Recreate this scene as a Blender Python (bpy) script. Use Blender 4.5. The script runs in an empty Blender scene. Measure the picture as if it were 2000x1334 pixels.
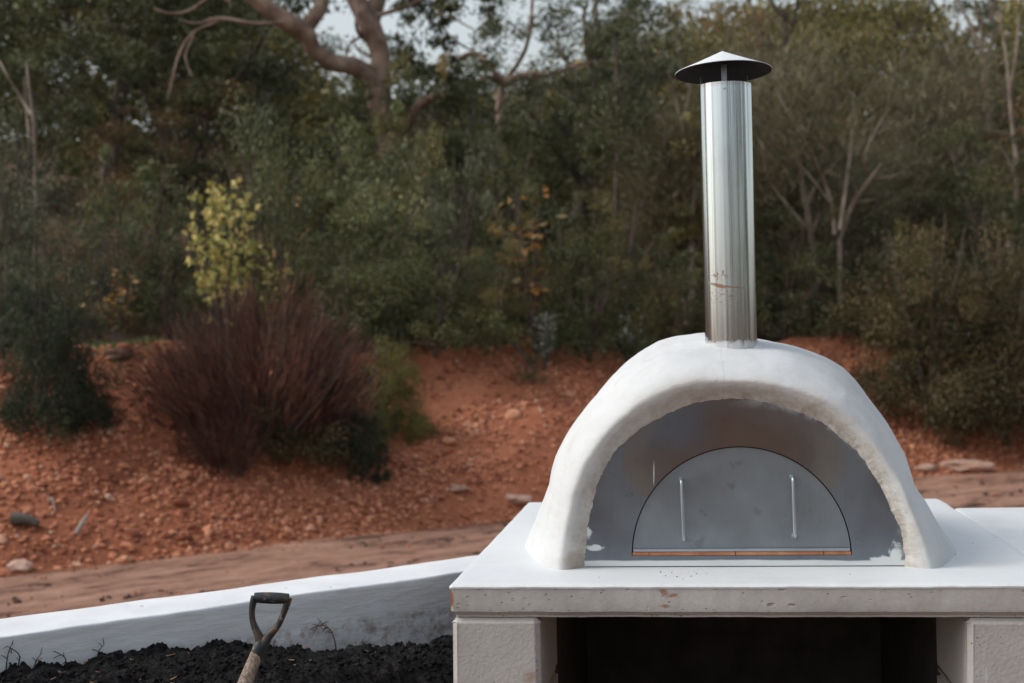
import bpy, math, random
import numpy as np
from math import sin, cos, pi, radians, sqrt, atan2
from mathutils import Vector, Matrix, noise
random.seed(7); RNG = np.random.default_rng(7)
SC = bpy.context.scene; COL = SC.collection

# ---------------------------------------------------------------- camera
CAM = Vector((0, 0, 1.73)); YAW = radians(6.96); ROLL = radians(-1.3); FPX = 2777.8
cd = bpy.data.cameras.new('camera'); cam = bpy.data.objects.new('camera', cd); COL.objects.link(cam)
CM = Matrix.Rotation(YAW, 3, 'Z') @ Matrix.Rotation(pi/2, 3, 'X') @ Matrix.Rotation(ROLL, 3, 'Z')
cam.matrix_world = Matrix.Translation(CAM) @ CM.to_4x4()
cd.lens = 50.0; cd.sensor_width = 36.0; cd.clip_start = .05; cd.clip_end = 2000
cd.dof.use_dof = True; cd.dof.focus_distance = 3.24; cd.dof.aperture_fstop = 4.2
SC.camera = cam
# ---------------------------------------------------------------- sky, sun, exposure
SUN_EL, SUN_AZ = 44, 258          # azimuth as a compass bearing, camera looks north: the light comes from the left
w = bpy.data.worlds.new('World'); SC.world = w; w.use_nodes = True
nt = w.node_tree; nt.nodes.clear()
sky = nt.nodes.new('ShaderNodeTexSky'); sky.sky_type = 'NISHITA'; sky.sun_disc = False
sky.sun_elevation = radians(SUN_EL); sky.sun_rotation = radians(SUN_AZ); sky.air_density = 1.6; sky.dust_density = 3.0
hs = nt.nodes.new('ShaderNodeHueSaturation'); hs.inputs['Saturation'].default_value = .48
bg = nt.nodes.new('ShaderNodeBackground'); bg.inputs['Strength'].default_value = .15
wo = nt.nodes.new('ShaderNodeOutputWorld')
nt.links.new(sky.outputs[0], hs.inputs['Color']); nt.links.new(hs.outputs[0], bg.inputs[0]); nt.links.new(bg.outputs[0], wo.inputs[0])
sd = bpy.data.lights.new('sun', 'SUN'); sd.energy = 1.1; sd.angle = radians(24); sd.color = (1, .975, .94)
so = bpy.data.objects.new('sun', sd); COL.objects.link(so)
az, el = radians(SUN_AZ), radians(SUN_EL)
so.rotation_euler = Vector((sin(az)*cos(el), cos(az)*cos(el), sin(el))).to_track_quat('Z', 'Y').to_euler()
vs = SC.view_settings; vs.view_transform = 'Standard'; vs.look = 'None'; vs.gamma = 1; vs.use_curve_mapping = False; vs.exposure = 0.27
SC.cycles.use_denoising = True; SC.cycles.max_bounces = 6; SC.cycles.diffuse_bounces = 3; SC.cycles.glossy_bounces = 3
SC.cycles.transparent_max_bounces = 4

# ---------------------------------------------------------------- helpers
def ray(px, py): return CM @ Vector(((px-1000)/FPX, (667-py)/FPX, -1))
def at(px, py, d): return CAM + ray(px, py)*d              # d = distance along the view axis
def on_z(px, py, z): r = ray(px, py); return CAM + r*((z-CAM.z)/r.z)
def on_y(px, py, y): r = ray(px, py); return CAM + r*(y/r.y)
FW = Vector((-sin(YAW), cos(YAW))); RT = Vector((cos(YAW), sin(YAW)))
def ud(u, d): return (RT.x*u + FW.x*d, RT.y*u + FW.y*d)     # lateral, depth -> world x, y
def to_ud(x, y): return (x*RT.x + y*RT.y, x*FW.x + y*FW.y)

def props(o, label=None, cat=None, group=None, kind=None):
    if label: o['label'] = label
    if cat: o['category'] = cat
    if group: o['group'] = group
    if kind: o['kind'] = kind
    return o
def root(name, loc, label, cat, group=None, kind=None):
    o = bpy.data.objects.new(name, None); COL.objects.link(o); o.location = loc; o.empty_display_size = .1
    return props(o, label, cat, group, kind)

class MB:
    def __init__(s): s.v = []; s.f = []; s.a = []
    def add(s, vs_, fs, a=0.0):
        b = len(s.v); s.v += [tuple(v) for v in vs_]; s.f += [tuple(i+b for i in f) for f in fs]
        s.a += [a]*len(vs_)
    def box(s, lo, hi, ch=0):
        x0, y0, z0 = lo; x1, y1, z1 = hi
        if ch == 0:
            s.add([(x0,y0,z0),(x1,y0,z0),(x1,y1,z0),(x0,y1,z0),(x0,y0,z1),(x1,y0,z1),(x1,y1,z1),(x0,y1,z1)],
                  [(0,3,2,1),(4,5,6,7),(0,1,5,4),(1,2,6,5),(2,3,7,6),(3,0,4,7)]); return
        import itertools
        vs_ = []; idx = {}
        for sx in (0,1):
            for sy in (0,1):
                for sz in (0,1):
                    for k in range(3):
                        p = [x0 if sx==0 else x1, y0 if sy==0 else y1, z0 if sz==0 else z1]
                        for j, sg in enumerate((sx,sy,sz)):
                            if j != k: p[j] += ch if sg==0 else -ch
                        idx[(sx,sy,sz,k)] = len(vs_); vs_.append(p)
        fs = []
        for k in range(3):
            i, j = [q for q in range(3) if q != k]
            for sk in (0,1):
                c = []
                for (a,b) in ((0,0),(1,0),(1,1),(0,1)):
                    t = [0,0,0]; t[k]=sk; t[i]=a; t[j]=b; c.append(idx[(*t,k)])
                if (sk==1) != (k==1): fs.append(c)
                else: fs.append(c[::-1])
        for k in range(3):
            i, j = [q for q in range(3) if q != k]
            for a in (0,1):
                for b in (0,1):
                    t0=[0,0,0]; t0[i]=a; t0[j]=b; t1=list(t0); t1[k]=1
                    fs.append([idx[(*t0,i)], idx[(*t1,i)], idx[(*t1,j)], idx[(*t0,j)]])
        for t in itertools.product((0,1), repeat=3): fs.append([idx[(*t,0)], idx[(*t,1)], idx[(*t,2)]])
        s.add(vs_, fs)
    def tube(s, pts, rad, n=10, caps=True, a=0.0, flat=1.0):
        pts = [Vector(p) for p in pts]; rings = []
        if not hasattr(rad, '__len__'): rad = [rad]*len(pts)
        up = None
        for i, p in enumerate(pts):
            t = (pts[min(i+1, len(pts)-1)] - pts[max(i-1, 0)]).normalized()
            if up is None: up = Vector((0,0,1)) if abs(t.z) < .9 else Vector((0,1,0))
            sd_ = t.cross(up).normalized(); up = sd_.cross(t).normalized()
            rings.append([p + (sd_*cos(2*pi*k/n) + up*sin(2*pi*k/n)*flat)*rad[i] for k in range(n)])
        b = len(s.v); vs_ = [v for r in rings for v in r]; fs = []
        for i in range(len(pts)-1):
            for k in range(n):
                fs.append((i*n+k, i*n+(k+1)%n, (i+1)*n+(k+1)%n, (i+1)*n+k))
        if caps: fs.append(tuple(range(n))[::-1]); fs.append(tuple((len(pts)-1)*n+k for k in range(n)))
        s.add(vs_, fs, a)
    def build(s, name, mat, parent=None, smooth=False, fixn=False):
        me = bpy.data.meshes.new(name); me.from_pydata(s.v, [], s.f)
        if fixn:
            import bmesh
            bm = bmesh.new(); bm.from_mesh(me); bmesh.ops.recalc_face_normals(bm, faces=bm.faces); bm.to_mesh(me); bm.free()
        if smooth: me.polygons.foreach_set('use_smooth', [True]*len(me.polygons)); me.set_sharp_from_angle(angle=radians(50))
        at_ = me.attributes.new('tint', 'FLOAT', 'POINT'); at_.data.foreach_set('value', s.a)
        if mat: me.materials.append(mat)
        o = bpy.data.objects.new(name, me); COL.objects.link(o)
        if parent: place_in(o, parent)
        return o
def place_in(o, parent):                       # world-space mesh becomes a child, its vertices local to the thing's base
    L = parent.location
    if L.length > 0: o.data.transform(Matrix.Translation(-L))
    o.parent = parent
def rebase(o, loc):                            # top-level mesh built in world space: move the origin to its base
    loc = Vector(loc); o.data.transform(Matrix.Translation(-loc)); o.location = loc; return o
def smoothpath(ps, k=6):
    ps = [Vector(p) for p in ps]; out = []
    for i in range(len(ps)-1):
        p0, p1, p2, p3 = ps[max(i-1,0)], ps[i], ps[i+1], ps[min(i+2, len(ps)-1)]
        for j in range(k):
            t = j/k; out.append(.5*((2*p1) + (p2-p0)*t + (2*p0-5*p1+4*p2-p3)*t*t + (3*p1-p0-3*p2+p3)*t**3))
    out.append(ps[-1]); return out
def interp_list(v, n): return list(np.interp(np.linspace(0, len(v)-1, n), range(len(v)), v))

# ---- node helper
class NT:
    def __init__(s, name, rough=.8, spec=.3):
        s.m = bpy.data.materials.new(name); s.m.use_nodes = True; s.t = s.m.node_tree
        s.b = s.t.nodes['Principled BSDF']; s.b.inputs['Roughness'].default_value = rough
        s.b.inputs['Specular IOR Level'].default_value = spec
        s.pos = s.t.nodes.new('ShaderNodeNewGeometry').outputs['Position']
    def put(s, node, ins):
        for k, v in ins.items():
            i = node.inputs[k]
            if isinstance(v, bpy.types.NodeSocket): s.t.links.new(v, i)
            elif v is not None: i.default_value = v
    def node(s, typ, ins={}, **pr):
        n = s.t.nodes.new(typ)
        for k, v in pr.items(): setattr(n, k, v)
        s.put(n, ins); return n
    def noise(s, scale, detail=4, rough=.55, vec=None, dist=0):
        return s.node('ShaderNodeTexNoise', {'Scale': scale, 'Detail': detail, 'Roughness': rough, 'Distortion': dist, 'Vector': vec or s.pos}).outputs[0]
    def voro(s, scale, vec=None, feature='F1', out='Distance', rnd=1):
        return s.node('ShaderNodeTexVoronoi', {'Scale': scale, 'Vector': vec or s.pos, 'Randomness': rnd}, feature=feature).outputs[out]
    def scaled(s, v, vec=None): return s.node('ShaderNodeVectorMath', {0: vec or s.pos, 1: v}, operation='MULTIPLY').outputs[0]
    def math(s, op, a, b=None, c=None, clamp=False): return s.node('ShaderNodeMath', {0: a, 1: b, 2: c}, operation=op, use_clamp=clamp).outputs[0]
    def mr(s, v, a, b, c=0., d=1.): return s.node('ShaderNodeMapRange', {0: v, 1: a, 2: b, 3: c, 4: d}).outputs[0]
    def mix(s, f, a, b, mode='MIX'):
        n = s.node('ShaderNodeMix', {}, data_type='RGBA', blend_type=mode)
        f_, a_, b_ = n.inputs[0], n.inputs[6], n.inputs[7]
        for i, v in ((f_, f), (a_, a), (b_, b)):
            if isinstance(v, bpy.types.NodeSocket): s.t.links.new(v, i)
            else: i.default_value = v if not isinstance(v, tuple) else ((*v, 1) if len(v) == 3 else v)
        return n.outputs[2]
    def ramp(s, f, stops):
        n = s.t.nodes.new('ShaderNodeValToRGB'); s.t.links.new(f, n.inputs[0]); e = n.color_ramp.elements
        while len(e) < len(stops): e.new(.5)
        for el_, (p, c) in zip(e, stops): el_.position = p; el_.color = (*c, 1) if len(c) == 3 else c
        return n.outputs[0]
    def attr(s, n_): return s.node('ShaderNodeAttribute', attribute_name=n_).outputs['Fac']
    def xyz(s, vec=None): return s.node('ShaderNodeSeparateXYZ', {0: vec or s.pos}).outputs
    def bump(s, h, strength=.3, dist=.01, prev=None):
        n = s.node('ShaderNodeBump', {'Height': h, 'Strength': strength, 'Distance': dist})
        if prev: s.t.links.new(prev, n.inputs['Normal'])
        return n.outputs[0]
    def ell(s, cx, cz, rx, rz, noisy=.0, nscale=20, soft=.5, rot=0):   # soft blob in the world x-z plane
        X = s.xyz()
        dx = s.math('SUBTRACT', X[0], cx); dz = s.math('SUBTRACT', X[2], cz)
        if rot:
            a = s.math('ADD', s.math('MULTIPLY', dx, cos(rot)), s.math('MULTIPLY', dz, sin(rot)))
            b = s.math('SUBTRACT', s.math('MULTIPLY', dz, cos(rot)), s.math('MULTIPLY', dx, sin(rot))); dx, dz = a, b
        q = s.math('ADD', s.math('POWER', s.math('DIVIDE', dx, rx), 2.), s.math('POWER', s.math('DIVIDE', dz, rz), 2.))
        r = s.math('SQRT', q)
        if noisy: r = s.math('ADD', r, s.math('MULTIPLY', s.math('SUBTRACT', s.noise(nscale, 5), .5), noisy))
        return s.mr(r, 1+soft*.5, 1-soft*.5)
    def done(s, color=None, normal=None, rough=None, **ins):
        if color is not None:
            if isinstance(color, bpy.types.NodeSocket): s.t.links.new(color, s.b.inputs['Base Color'])
            else: s.b.inputs['Base Color'].default_value = (*color, 1)
        if normal: s.t.links.new(normal, s.b.inputs['Normal'])
        if rough is not None: s.put(s.b, {'Roughness': rough})
        s.put(s.b, ins); return s.m

# ---------------------------------------------------------------- materials
def m_dirt(name, stops, pebbly=True):
    T = NT(name, .95, .1)
    n1 = T.noise(.9, 6, .6); n2 = T.noise(14, 6, .65); 
    f = T.math('ADD', T.math('MULTIPLY', n1, .55), T.math('MULTIPLY', n2, .45))
    c = T.ramp(T.mr(f, .32, .68), stops)
    h = T.math('ADD', T.noise(25, 8, .7), T.math('MULTIPLY', T.voro(28), -.6))
    return T.done(c, T.bump(h, .8, .03))
M_bank = m_dirt('red_bank_soil', [(0, (.16,.056,.034)), (.5, (.37,.135,.072)), (1, (.52,.21,.12))])
M_floor = m_dirt('forest_floor_litter', [(0, (.035,.022,.015)), (.5, (.09,.055,.035)), (1, (.17,.115,.075))])
M_ground = m_dirt('trodden_red_ground', [(0, (.13,.07,.05)), (.5, (.23,.12,.08)), (1, (.31,.18,.125))])
def m_road():
    T = NT('packed_dirt_road', .95, .1)
    v = T.node('ShaderNodeVectorRotate', {'Vector': T.pos, 'Angle': -(YAW+radians(33))}, rotation_type='Z_AXIS').outputs[0]
    st = T.scaled((1., 3.4, 1.), v)
    n = T.noise(.9, 8, .7, st, .3); n2 = T.noise(5.5, 7, .75, T.scaled((.7, 1.5, 1.), v))
    f = T.math('ADD', T.math('MULTIPLY', n, .55), T.math('MULTIPLY', n2, .45))
    c = T.ramp(T.mr(f, .36, .64), [(0, (.03,.02,.019)), (.22, (.10,.056,.045)), (.42, (.30,.165,.115)), (1, (.48,.285,.21))])
    return T.done(c, T.bump(f, .9, .08))
M_road = m_road()
def m_stone():
    T = NT('red_laterite_stone', .9, .15)
    a = T.attr('tint'); r = T.node('ShaderNodeObjectInfo').outputs['Random']
    f = T.math('FRACT', T.math('ADD', a, r))
    c = T.ramp(f, [(0, (.21,.075,.045)), (.35, (.42,.16,.09)), (.7, (.60,.26,.145)), (.95, (.64,.32,.19)), (1, (.66,.44,.32))])
    c = T.mix(T.mr(T.noise(30, 4), .4, .7, 0, .55), c, (.13,.05,.032))
    return T.done(c, T.bump(T.noise(60, 5), .5, .01))
M_stone = m_stone()
def m_plain(name, c0, c1, rough=.85, scale=12, bump=.3, bscale=60, bd=.005, spec=.2, metal=0):
    T = NT(name, rough, spec)
    return T.done(T.mix(T.mr(T.noise(scale, 5), .3, .7), c0, c1), T.bump(T.noise(bscale, 5), bump, bd), Metallic=metal)
M_pale_rock = m_plain('pale_quartz_rock', (.36,.20,.145), (.54,.38,.30), scale=8, bd=.02, bscale=25)
M_bark_gum = m_plain('smooth_gum_bark', (.13,.088,.068), (.44,.315,.245), scale=3.5, bd=.02, bscale=12)
M_bark = m_plain('rough_brown_bark', (.055,.042,.034), (.17,.135,.11), scale=5, bd=.03, bscale=18)
M_bark_pale = m_plain('pale_slender_bark', (.16,.125,.10), (.36,.295,.24), scale=4, bd=.01, bscale=20)
M_log = m_plain('weathered_grey_wood', (.05,.045,.042), (.15,.135,.12), scale=9)
M_twig_pale = m_plain('bleached_twig', (.22,.19,.165), (.38,.33,.29), scale=9)

def m_leaf(name, stops, hue_var=.25, rough=.55):
    T = NT(name, rough, .35)
    a = T.attr('tint'); r = T.node('ShaderNodeObjectInfo').outputs['Random']
    f = T.math('ADD', a, T.math('MULTIPLY', T.math('SUBTRACT', r, .5), hue_var), clamp=True)
    c = T.ramp(f, stops)
    T.put(T.b, {'Base Color': c})
    tr = T.node('ShaderNodeBsdfTranslucent', {'Color': c}); mx = T.node('ShaderNodeMixShader', {0: .22, 1: T.b.outputs[0], 2: tr.outputs[0]})
    out = [n for n in T.t.nodes if n.type == 'OUTPUT_MATERIAL'][0]; T.t.links.new(mx.outputs[0], out.inputs[0]); return T.m
LM = {
 'deep':  m_leaf('deep_green_leaf', [(0,(0.018,0.026,0.014)),(.6,(0.043,0.058,0.029)),(1,(0.094,0.108,0.055))]),
 'dark':  m_leaf('dark_green_leaf', [(0,(0.037,0.043,0.020)),(.6,(0.094,0.102,0.042)),(1,(0.175,0.174,0.068))]),
 'green': m_leaf('mid_green_leaf', [(0,(.052,.062,.03)),(.55,(.135,.15,.062)),(.85,(.215,.22,.092)),(1,(.31,.26,.11))]),
 'blue':  m_leaf('grey_green_leaf', [(0,(0.056,0.062,0.037)),(.6,(0.131,0.144,0.079)),(1,(0.237,0.246,0.149))]),
 'olive': m_leaf('olive_leaf', [(0,(0.062,0.060,0.024)),(.55,(0.163,0.150,0.053)),(.85,(0.250,0.204,0.068)),(1,(0.338,0.240,0.083))]),
 'brown': m_leaf('brownish_leaf', [(0,(0.056,0.041,0.023)),(.5,(0.150,0.106,0.053)),(.8,(0.225,0.144,0.064)),(1,(0.325,0.180,0.077))]),
 'yellow':m_leaf('yellow_leaf', [(0,(.24,.27,.07)),(.5,(.50,.44,.13)),(1,(.74,.58,.22))], .1),
 'umber': m_leaf('umber_olive_leaf', [(0,(.03,.028,.014)),(.5,(.085,.074,.032)),(.85,(.14,.105,.045)),(1,(.2,.13,.055))]),
 'orange':m_leaf('orange_tip_leaf', [(0,(.09,.085,.035)),(.5,(.20,.145,.055)),(1,(.60,.31,.10))], .1),
 'rust':  m_leaf('rusty_dry_twig', [(0,(.045,.022,.018)),(.5,(.105,.048,.036)),(.85,(.165,.08,.055)),(1,(.24,.14,.10))], .2, .8),
 'wisp':  m_leaf('fine_grey_needle', [(0,(.075,.068,.04)),(.5,(.17,.155,.085)),(1,(.29,.26,.16))]),
 'white': m_leaf('pale_silver_leaf', [(0,(.06,.085,.05)),(.6,(.15,.175,.13)),(1,(.5,.52,.47))], .1),
 'grass': m_leaf('fresh_grass_blade', [(0,(.05,.08,.02)),(.5,(.12,.17,.05)),(1,(.22,.24,.09))], .1),
 'lime':  m_leaf('lime_olive_needle', [(0,(.05,.06,.018)),(.5,(.14,.14,.035)),(1,(.24,.21,.06))], .1),
}

# ---------------------------------------------------------------- terrain
_U = [-12, -4.0, -2.97, -.1, 4.95, 6.4, 14]; _D = [6.5, 11.15, 11.8, 13.8, 17.2, 17.6, 18.5]
def d_foot(u): return float(np.interp(u, _U, _D))
def bank_h(u, e):
    s = min(max(e/3.3, 0), 1)
    h = 1.66*(s*(1.18-.18*s))
    if e > 3.3: h += .045*(e-3.3)
    if e > 9: h += .13*(e-9) 
    n = noise.noise(Vector((u*.5, e*.5, 3.1)))*.22*min(max(e, 0), 1.5) if e > 0 else 0
    n += noise.noise(Vector((u*1.9, e*1.9, 9.)))*.07*min(max(e, 0), 1)
    return max(h+n, -.02 if e < .1 else .0)
def ground_z(u, d): return max(bank_h(u, d-d_foot(u)), 0)

def grid_mesh(name, us, vs_, fn, mat, kind='structure', parent=None):
    V = [fn(u, v) for v in vs_ for u in us]; nu = len(us); F = []
    for j in range(len(vs_)-1):
        for i in range(nu-1): F.append((j*nu+i, j*nu+i+1, (j+1)*nu+i+1, (j+1)*nu+i))
    me = bpy.data.meshes.new(name); me.from_pydata(V, [], F); me.materials.append(mat)
    me.polygons.foreach_set('use_smooth', [True]*len(F))
    o = bpy.data.objects.new(name, me); COL.objects.link(o)
    if kind: o['kind'] = kind
    if parent: o.parent = parent
    return o
S_ = 900
MBg = MB(); MBg.add([(-S_,-S_,-.03),(S_,-S_,-.03),(S_,S_,-.03),(-S_,S_,-.03)], [(0,1,2,3)])
g = MBg.build('ground', M_ground); props(g, 'flat trodden red earth around the oven', kind='structure')
def road_pt(u, t):
    df = d_foot(u)+.35; d = 4.2 + (df-4.2)*t
    z = .012*noise.noise(Vector((u*1.2, d*3, 0))) + .03*noise.noise(Vector((u*.3, d*1.2, 5)))
    return (*ud(u, d), z if t < .97 else -.01)
road = grid_mesh('dirt_road', np.linspace(-11, 13, 160), np.linspace(0, 1, 110), road_pt, M_road)
props(road, 'packed reddish dirt road with dark ruts between the white wall and the bank')
bank = grid_mesh('rocky_bank', np.linspace(-10, 13, 190), np.linspace(-.15, 3.5, 60),
    lambda u, e: (*ud(u, d_foot(u)+e), bank_h(u, e)), M_bank)
props(bank, 'steep bank of red stony earth behind the road')
hill = grid_mesh('hillside', np.linspace(-60, 70, 150), np.r_[np.linspace(3.5, 12, 30), np.linspace(13, 90, 25)],
    lambda u, e: (*ud(u, d_foot(u)+e), bank_h(u, e)+.0), M_floor)
props(hill, 'wooded slope covered in leaf litter above the red bank')

# stones
def rock_proto(seed, sub=1):
    import bmesh
    bm = bmesh.new(); bmesh.ops.create_icosphere(bm, subdivisions=sub, radius=1)
    R = random.Random(seed); off = Vector((R.random()*50, R.random()*50, R.random()*50))
    sc = Vector((1, R.uniform(.65, .95), R.uniform(.45, .75)))
    for v in bm.verts:
        k = 1 + .5*noise.noise(v.co*1.1+off) + R.uniform(-.1, .1)
        v.co = Vector((v.co.x*sc.x, v.co.y*sc.y, v.co.z*sc.z))*k
    me = bpy.data.meshes.new('stone'); bm.to_mesh(me); bm.free(); return me
RP = [rock_proto(i, 1) for i in range(6)] + [rock_proto(20+i, 2) for i in range(5)]
RPn = []
for me in RP[:6]:
    V = np.array([v.co[:] for v in me.vertices]); F = np.array([p.vertices[:] for p in me.polygons]); RPn.append((V, F))
for me in RP:
    a = me.attributes.new('tint', 'FLOAT', 'POINT'); a.data.foreach_set('value', [random.random()*.3]*len(me.vertices)); me.materials.append(M_stone)
def patch(u, e): return noise.noise(Vector((u*.6+4, e*.8, 7.7)))*.5 + noise.noise(Vector((u*1.7, e*2.2, 1.7)))*.5
def rnd_bank():
    while True:
        u = random.uniform(-5.6, 8.6); e = random.uniform(-.12, 3.6)
        if random.random() < .45 + 1.5*patch(u, e) + (.25 if e < .6 else 0): return u, e
cnt = 0
stones = []
for i in range(300):
    while True:
        u, e = rnd_bank(); d = d_foot(u)+e
        px = 1000 + u/d*FPX
        if -20 < px < 2020 and not (1080 < px < 1760): break
    stones.append((u, e, random.uniform(.03, .06)*(1 if random.random() < .9 else 1.5)))
for (u, e, r) in stones:
    x, y = ud(u, d_foot(u)+e)
    o = bpy.data.objects.new('stone', RP[6+random.randrange(5)]); COL.objects.link(o)
    o.location = (x, y, bank_h(u, e)+r*.25); o.scale = (r, r, r); o.parent = bank
    o.rotation_euler = (random.uniform(-.7, .7), random.uniform(-.7, .7), random.uniform(0, 6.28))
def merge_scatter(name, protos, items, mat, parent=None):     # items: (x,y,z,r,rot,tint)
    VV = []; FF = []; AA = []; b = 0
    for (x, y, z, r, a, tl, tint) in items:
        V, F = protos[random.randrange(len(protos))]
        c, s = cos(a), sin(a); Rm = np.array([[c,-s,0],[s,c,0],[0,0,1]]) @ np.array([[1,0,0],[0,cos(tl),-sin(tl)],[0,sin(tl),cos(tl)]])
        VV.append(V@Rm.T*r + (x,y,z)); FF.append(F+b); b += len(V); AA.append(np.full(len(V), tint))
    V = np.concatenate(VV); F = np.concatenate(FF)
    return np_mesh(name, V, F, np.concatenate(AA), mat, parent)
def np_mesh(name, V, F, A, mat, parent=None, link=True):
    me = bpy.data.meshes.new(name); k = F.shape[1]
    me.vertices.add(len(V)); me.vertices.foreach_set('co', V.astype(np.float32).ravel())
    me.loops.add(F.size); me.loops.foreach_set('vertex_index', F.astype(np.int32).ravel())
    me.polygons.add(len(F)); me.polygons.foreach_set('loop_start', np.arange(0, F.size, k, dtype=np.int32))
    me.polygons.foreach_set('loop_total', np.full(len(F), k, dtype=np.int32)); me.update(calc_edges=True)
    a = me.attributes.new('tint', 'FLOAT', 'POINT'); a.data.foreach_set('value', A.astype(np.float32)); me.materials.append(mat)
    if not link: return me
    o = bpy.data.objects.new(name, me); COL.objects.link(o)
    if parent: o.parent = parent
    return o
items = []
for i in range(42000):
    u, e = rnd_bank(); x, y = ud(u, d_foot(u)+e); r = .008+.032*random.random()**2.4
    items.append((x, y, bank_h(u, e)+r*.2, r, random.uniform(0, 6.28), random.uniform(-.7, .7), random.random()))
o = merge_scatter('rubble', RPn, items, M_stone, bank); o['kind'] = 'stuff'
items = []
for i in range(1500):
    u = random.uniform(-6, 9); t = random.random()**.5; d = 5+(d_foot(u)+.1-5)*t; x, y = ud(u, d); r = .006+.016*random.random()**3
    items.append((x, y, .004+r*.2, r, random.uniform(0, 6.28), random.uniform(-.5, .5), random.random()))
o = merge_scatter('road_gravel', RPn, items, M_stone, road); o['kind'] = 'stuff'
items = []
for i in range(9000):
    u = random.uniform(-6, 9); d = 5+(d_foot(u)-.4-5)*random.random(); x, y = ud(u, d)
    along = (u*.83+d*.55, d*.83-u*.55)
    if noise.noise(Vector((along[0]*.5, along[1]*1.6, 2))) + .5*noise.noise(Vector((along[0]*2, along[1]*4, 5))) < .16: continue
    r = .008+.03*random.random()**2.5; items.append((x, y, .002+r*.1, r, random.uniform(0, 6.28), random.uniform(-.4, .4), 0))
o = merge_scatter('road_clods', RPn, items, m_plain('dark_damp_clod', (.045,.028,.024), (.13,.075,.058), scale=20), road); o['kind'] = 'stuff'
def solid_rock(name, px, py_e, size, mat, label, cat, e=None, sq=(1,.8,.6)):
    # put it where the pixel column meets the bank at height offset e from its foot
    d = 14.
    for _ in range(30): u = (px-1000)/FPX*d; d = d_foot(u)+e
    x, y = ud(u, d); o = bpy.data.objects.new(name, rock_proto(hash(label) % 999, 3)); COL.objects.link(o); o.data.materials.append(mat)
    a = o.data.attributes.new('tint', 'FLOAT', 'POINT')
    o.location = (x, y, bank_h(u, e)+size*.1); o.scale = (size*sq[0], size*sq[1], size*sq[2]); o.rotation_euler = (0, 0, random.random()*6)
    return props(o, label, cat)
random.seed(11)
import zlib
def hash(s): return zlib.crc32(s.encode())
solid_rock('boulder', 1870, 0, .26, M_pale_rock, 'pale flat boulder at the foot of the bank right of the oven', 'boulder', e=.1, sq=(1.3,.8,.5))
solid_rock('boulder', 1800, 0, .13, M_pale_rock, 'small pale boulder just beside the dome at the bank foot', 'boulder', e=.1, sq=(1.2,.8,.6))
solid_rock('boulder', 1000, 0, .16, M_pale_rock, 'pale broken boulder left of the oven above the slab corner', 'boulder', e=.25, sq=(1.2,.9,.6))
solid_rock('boulder', 885, 0, .10, M_pale_rock, 'small round pinkish boulder on the lower bank', 'boulder', e=.5)
solid_rock('boulder', 25, 0, .13, M_pale_rock, 'pinkish boulder at the bank foot near the left picture edge', 'boulder', e=.05)
solid_rock('stump', 228, 0, .12, m_plain('reddish_stump_wood', (.06,.03,.02), (.14,.07,.05)), 'dark round stump on the crest of the bank beside the rusty brush', 'stump', e=3.1, sq=(1,1,.9))

# ---------------------------------------------------------------- foliage
def leaves(C, L, W, axis_bias=(0,0,0), spread=1.0, tint=None, cup=False):
    """C centres (n,3), L,W arrays; returns V,F,A of rhombic leaves with random facing"""
    n = len(C); ax = RNG.normal(size=(n,3))*spread + np.array(axis_bias); ax /= np.linalg.norm(ax, axis=1)[:,None]
    r = RNG.normal(size=(n,3)); r[:,2] *= .6; sd_ = np.cross(ax, r); sd_ /= np.linalg.norm(sd_, axis=1)[:,None]+1e-9
    L = np.broadcast_to(L, (n,))[:,None]; W = np.broadcast_to(W, (n,))[:,None]
    nn = np.cross(ax, sd_)
    V = np.stack([C-ax*L*.5, C+sd_*W*.5+nn*W*.15, C+ax*L*.5, C-sd_*W*.5+nn*W*.15], 1).reshape(-1,3)
    F = np.arange(4*n).reshape(n,4)
    return V, F, np.repeat(tint if tint is not None else RNG.random(n), 4)
def clumps_leaves(cl, per, L, W, bias, spread, shell=.55, seed=0, flat=.7, tv=.35):
    """cl: array (k,5) x y z r tint"""
    k = len(cl); idx = np.repeat(np.arange(k), per); n = len(idx)
    d = RNG.normal(size=(n,3)); d /= np.linalg.norm(d, axis=1)[:,None]
    rr = shell + (1-shell)*RNG.random(n)**.7; rr *= 1 + .25*RNG.normal(size=n)
    P = cl[idx,:3] + d*(rr*cl[idx,3])[:,None]*np.array([1,1,flat])
    t = np.clip(cl[idx,4] + tv*(RNG.random(n)-.5), 0, 1)
    s = .7+.6*RNG.random(n)
    return leaves(P, L*s, W*s, bias, spread, t)
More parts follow.
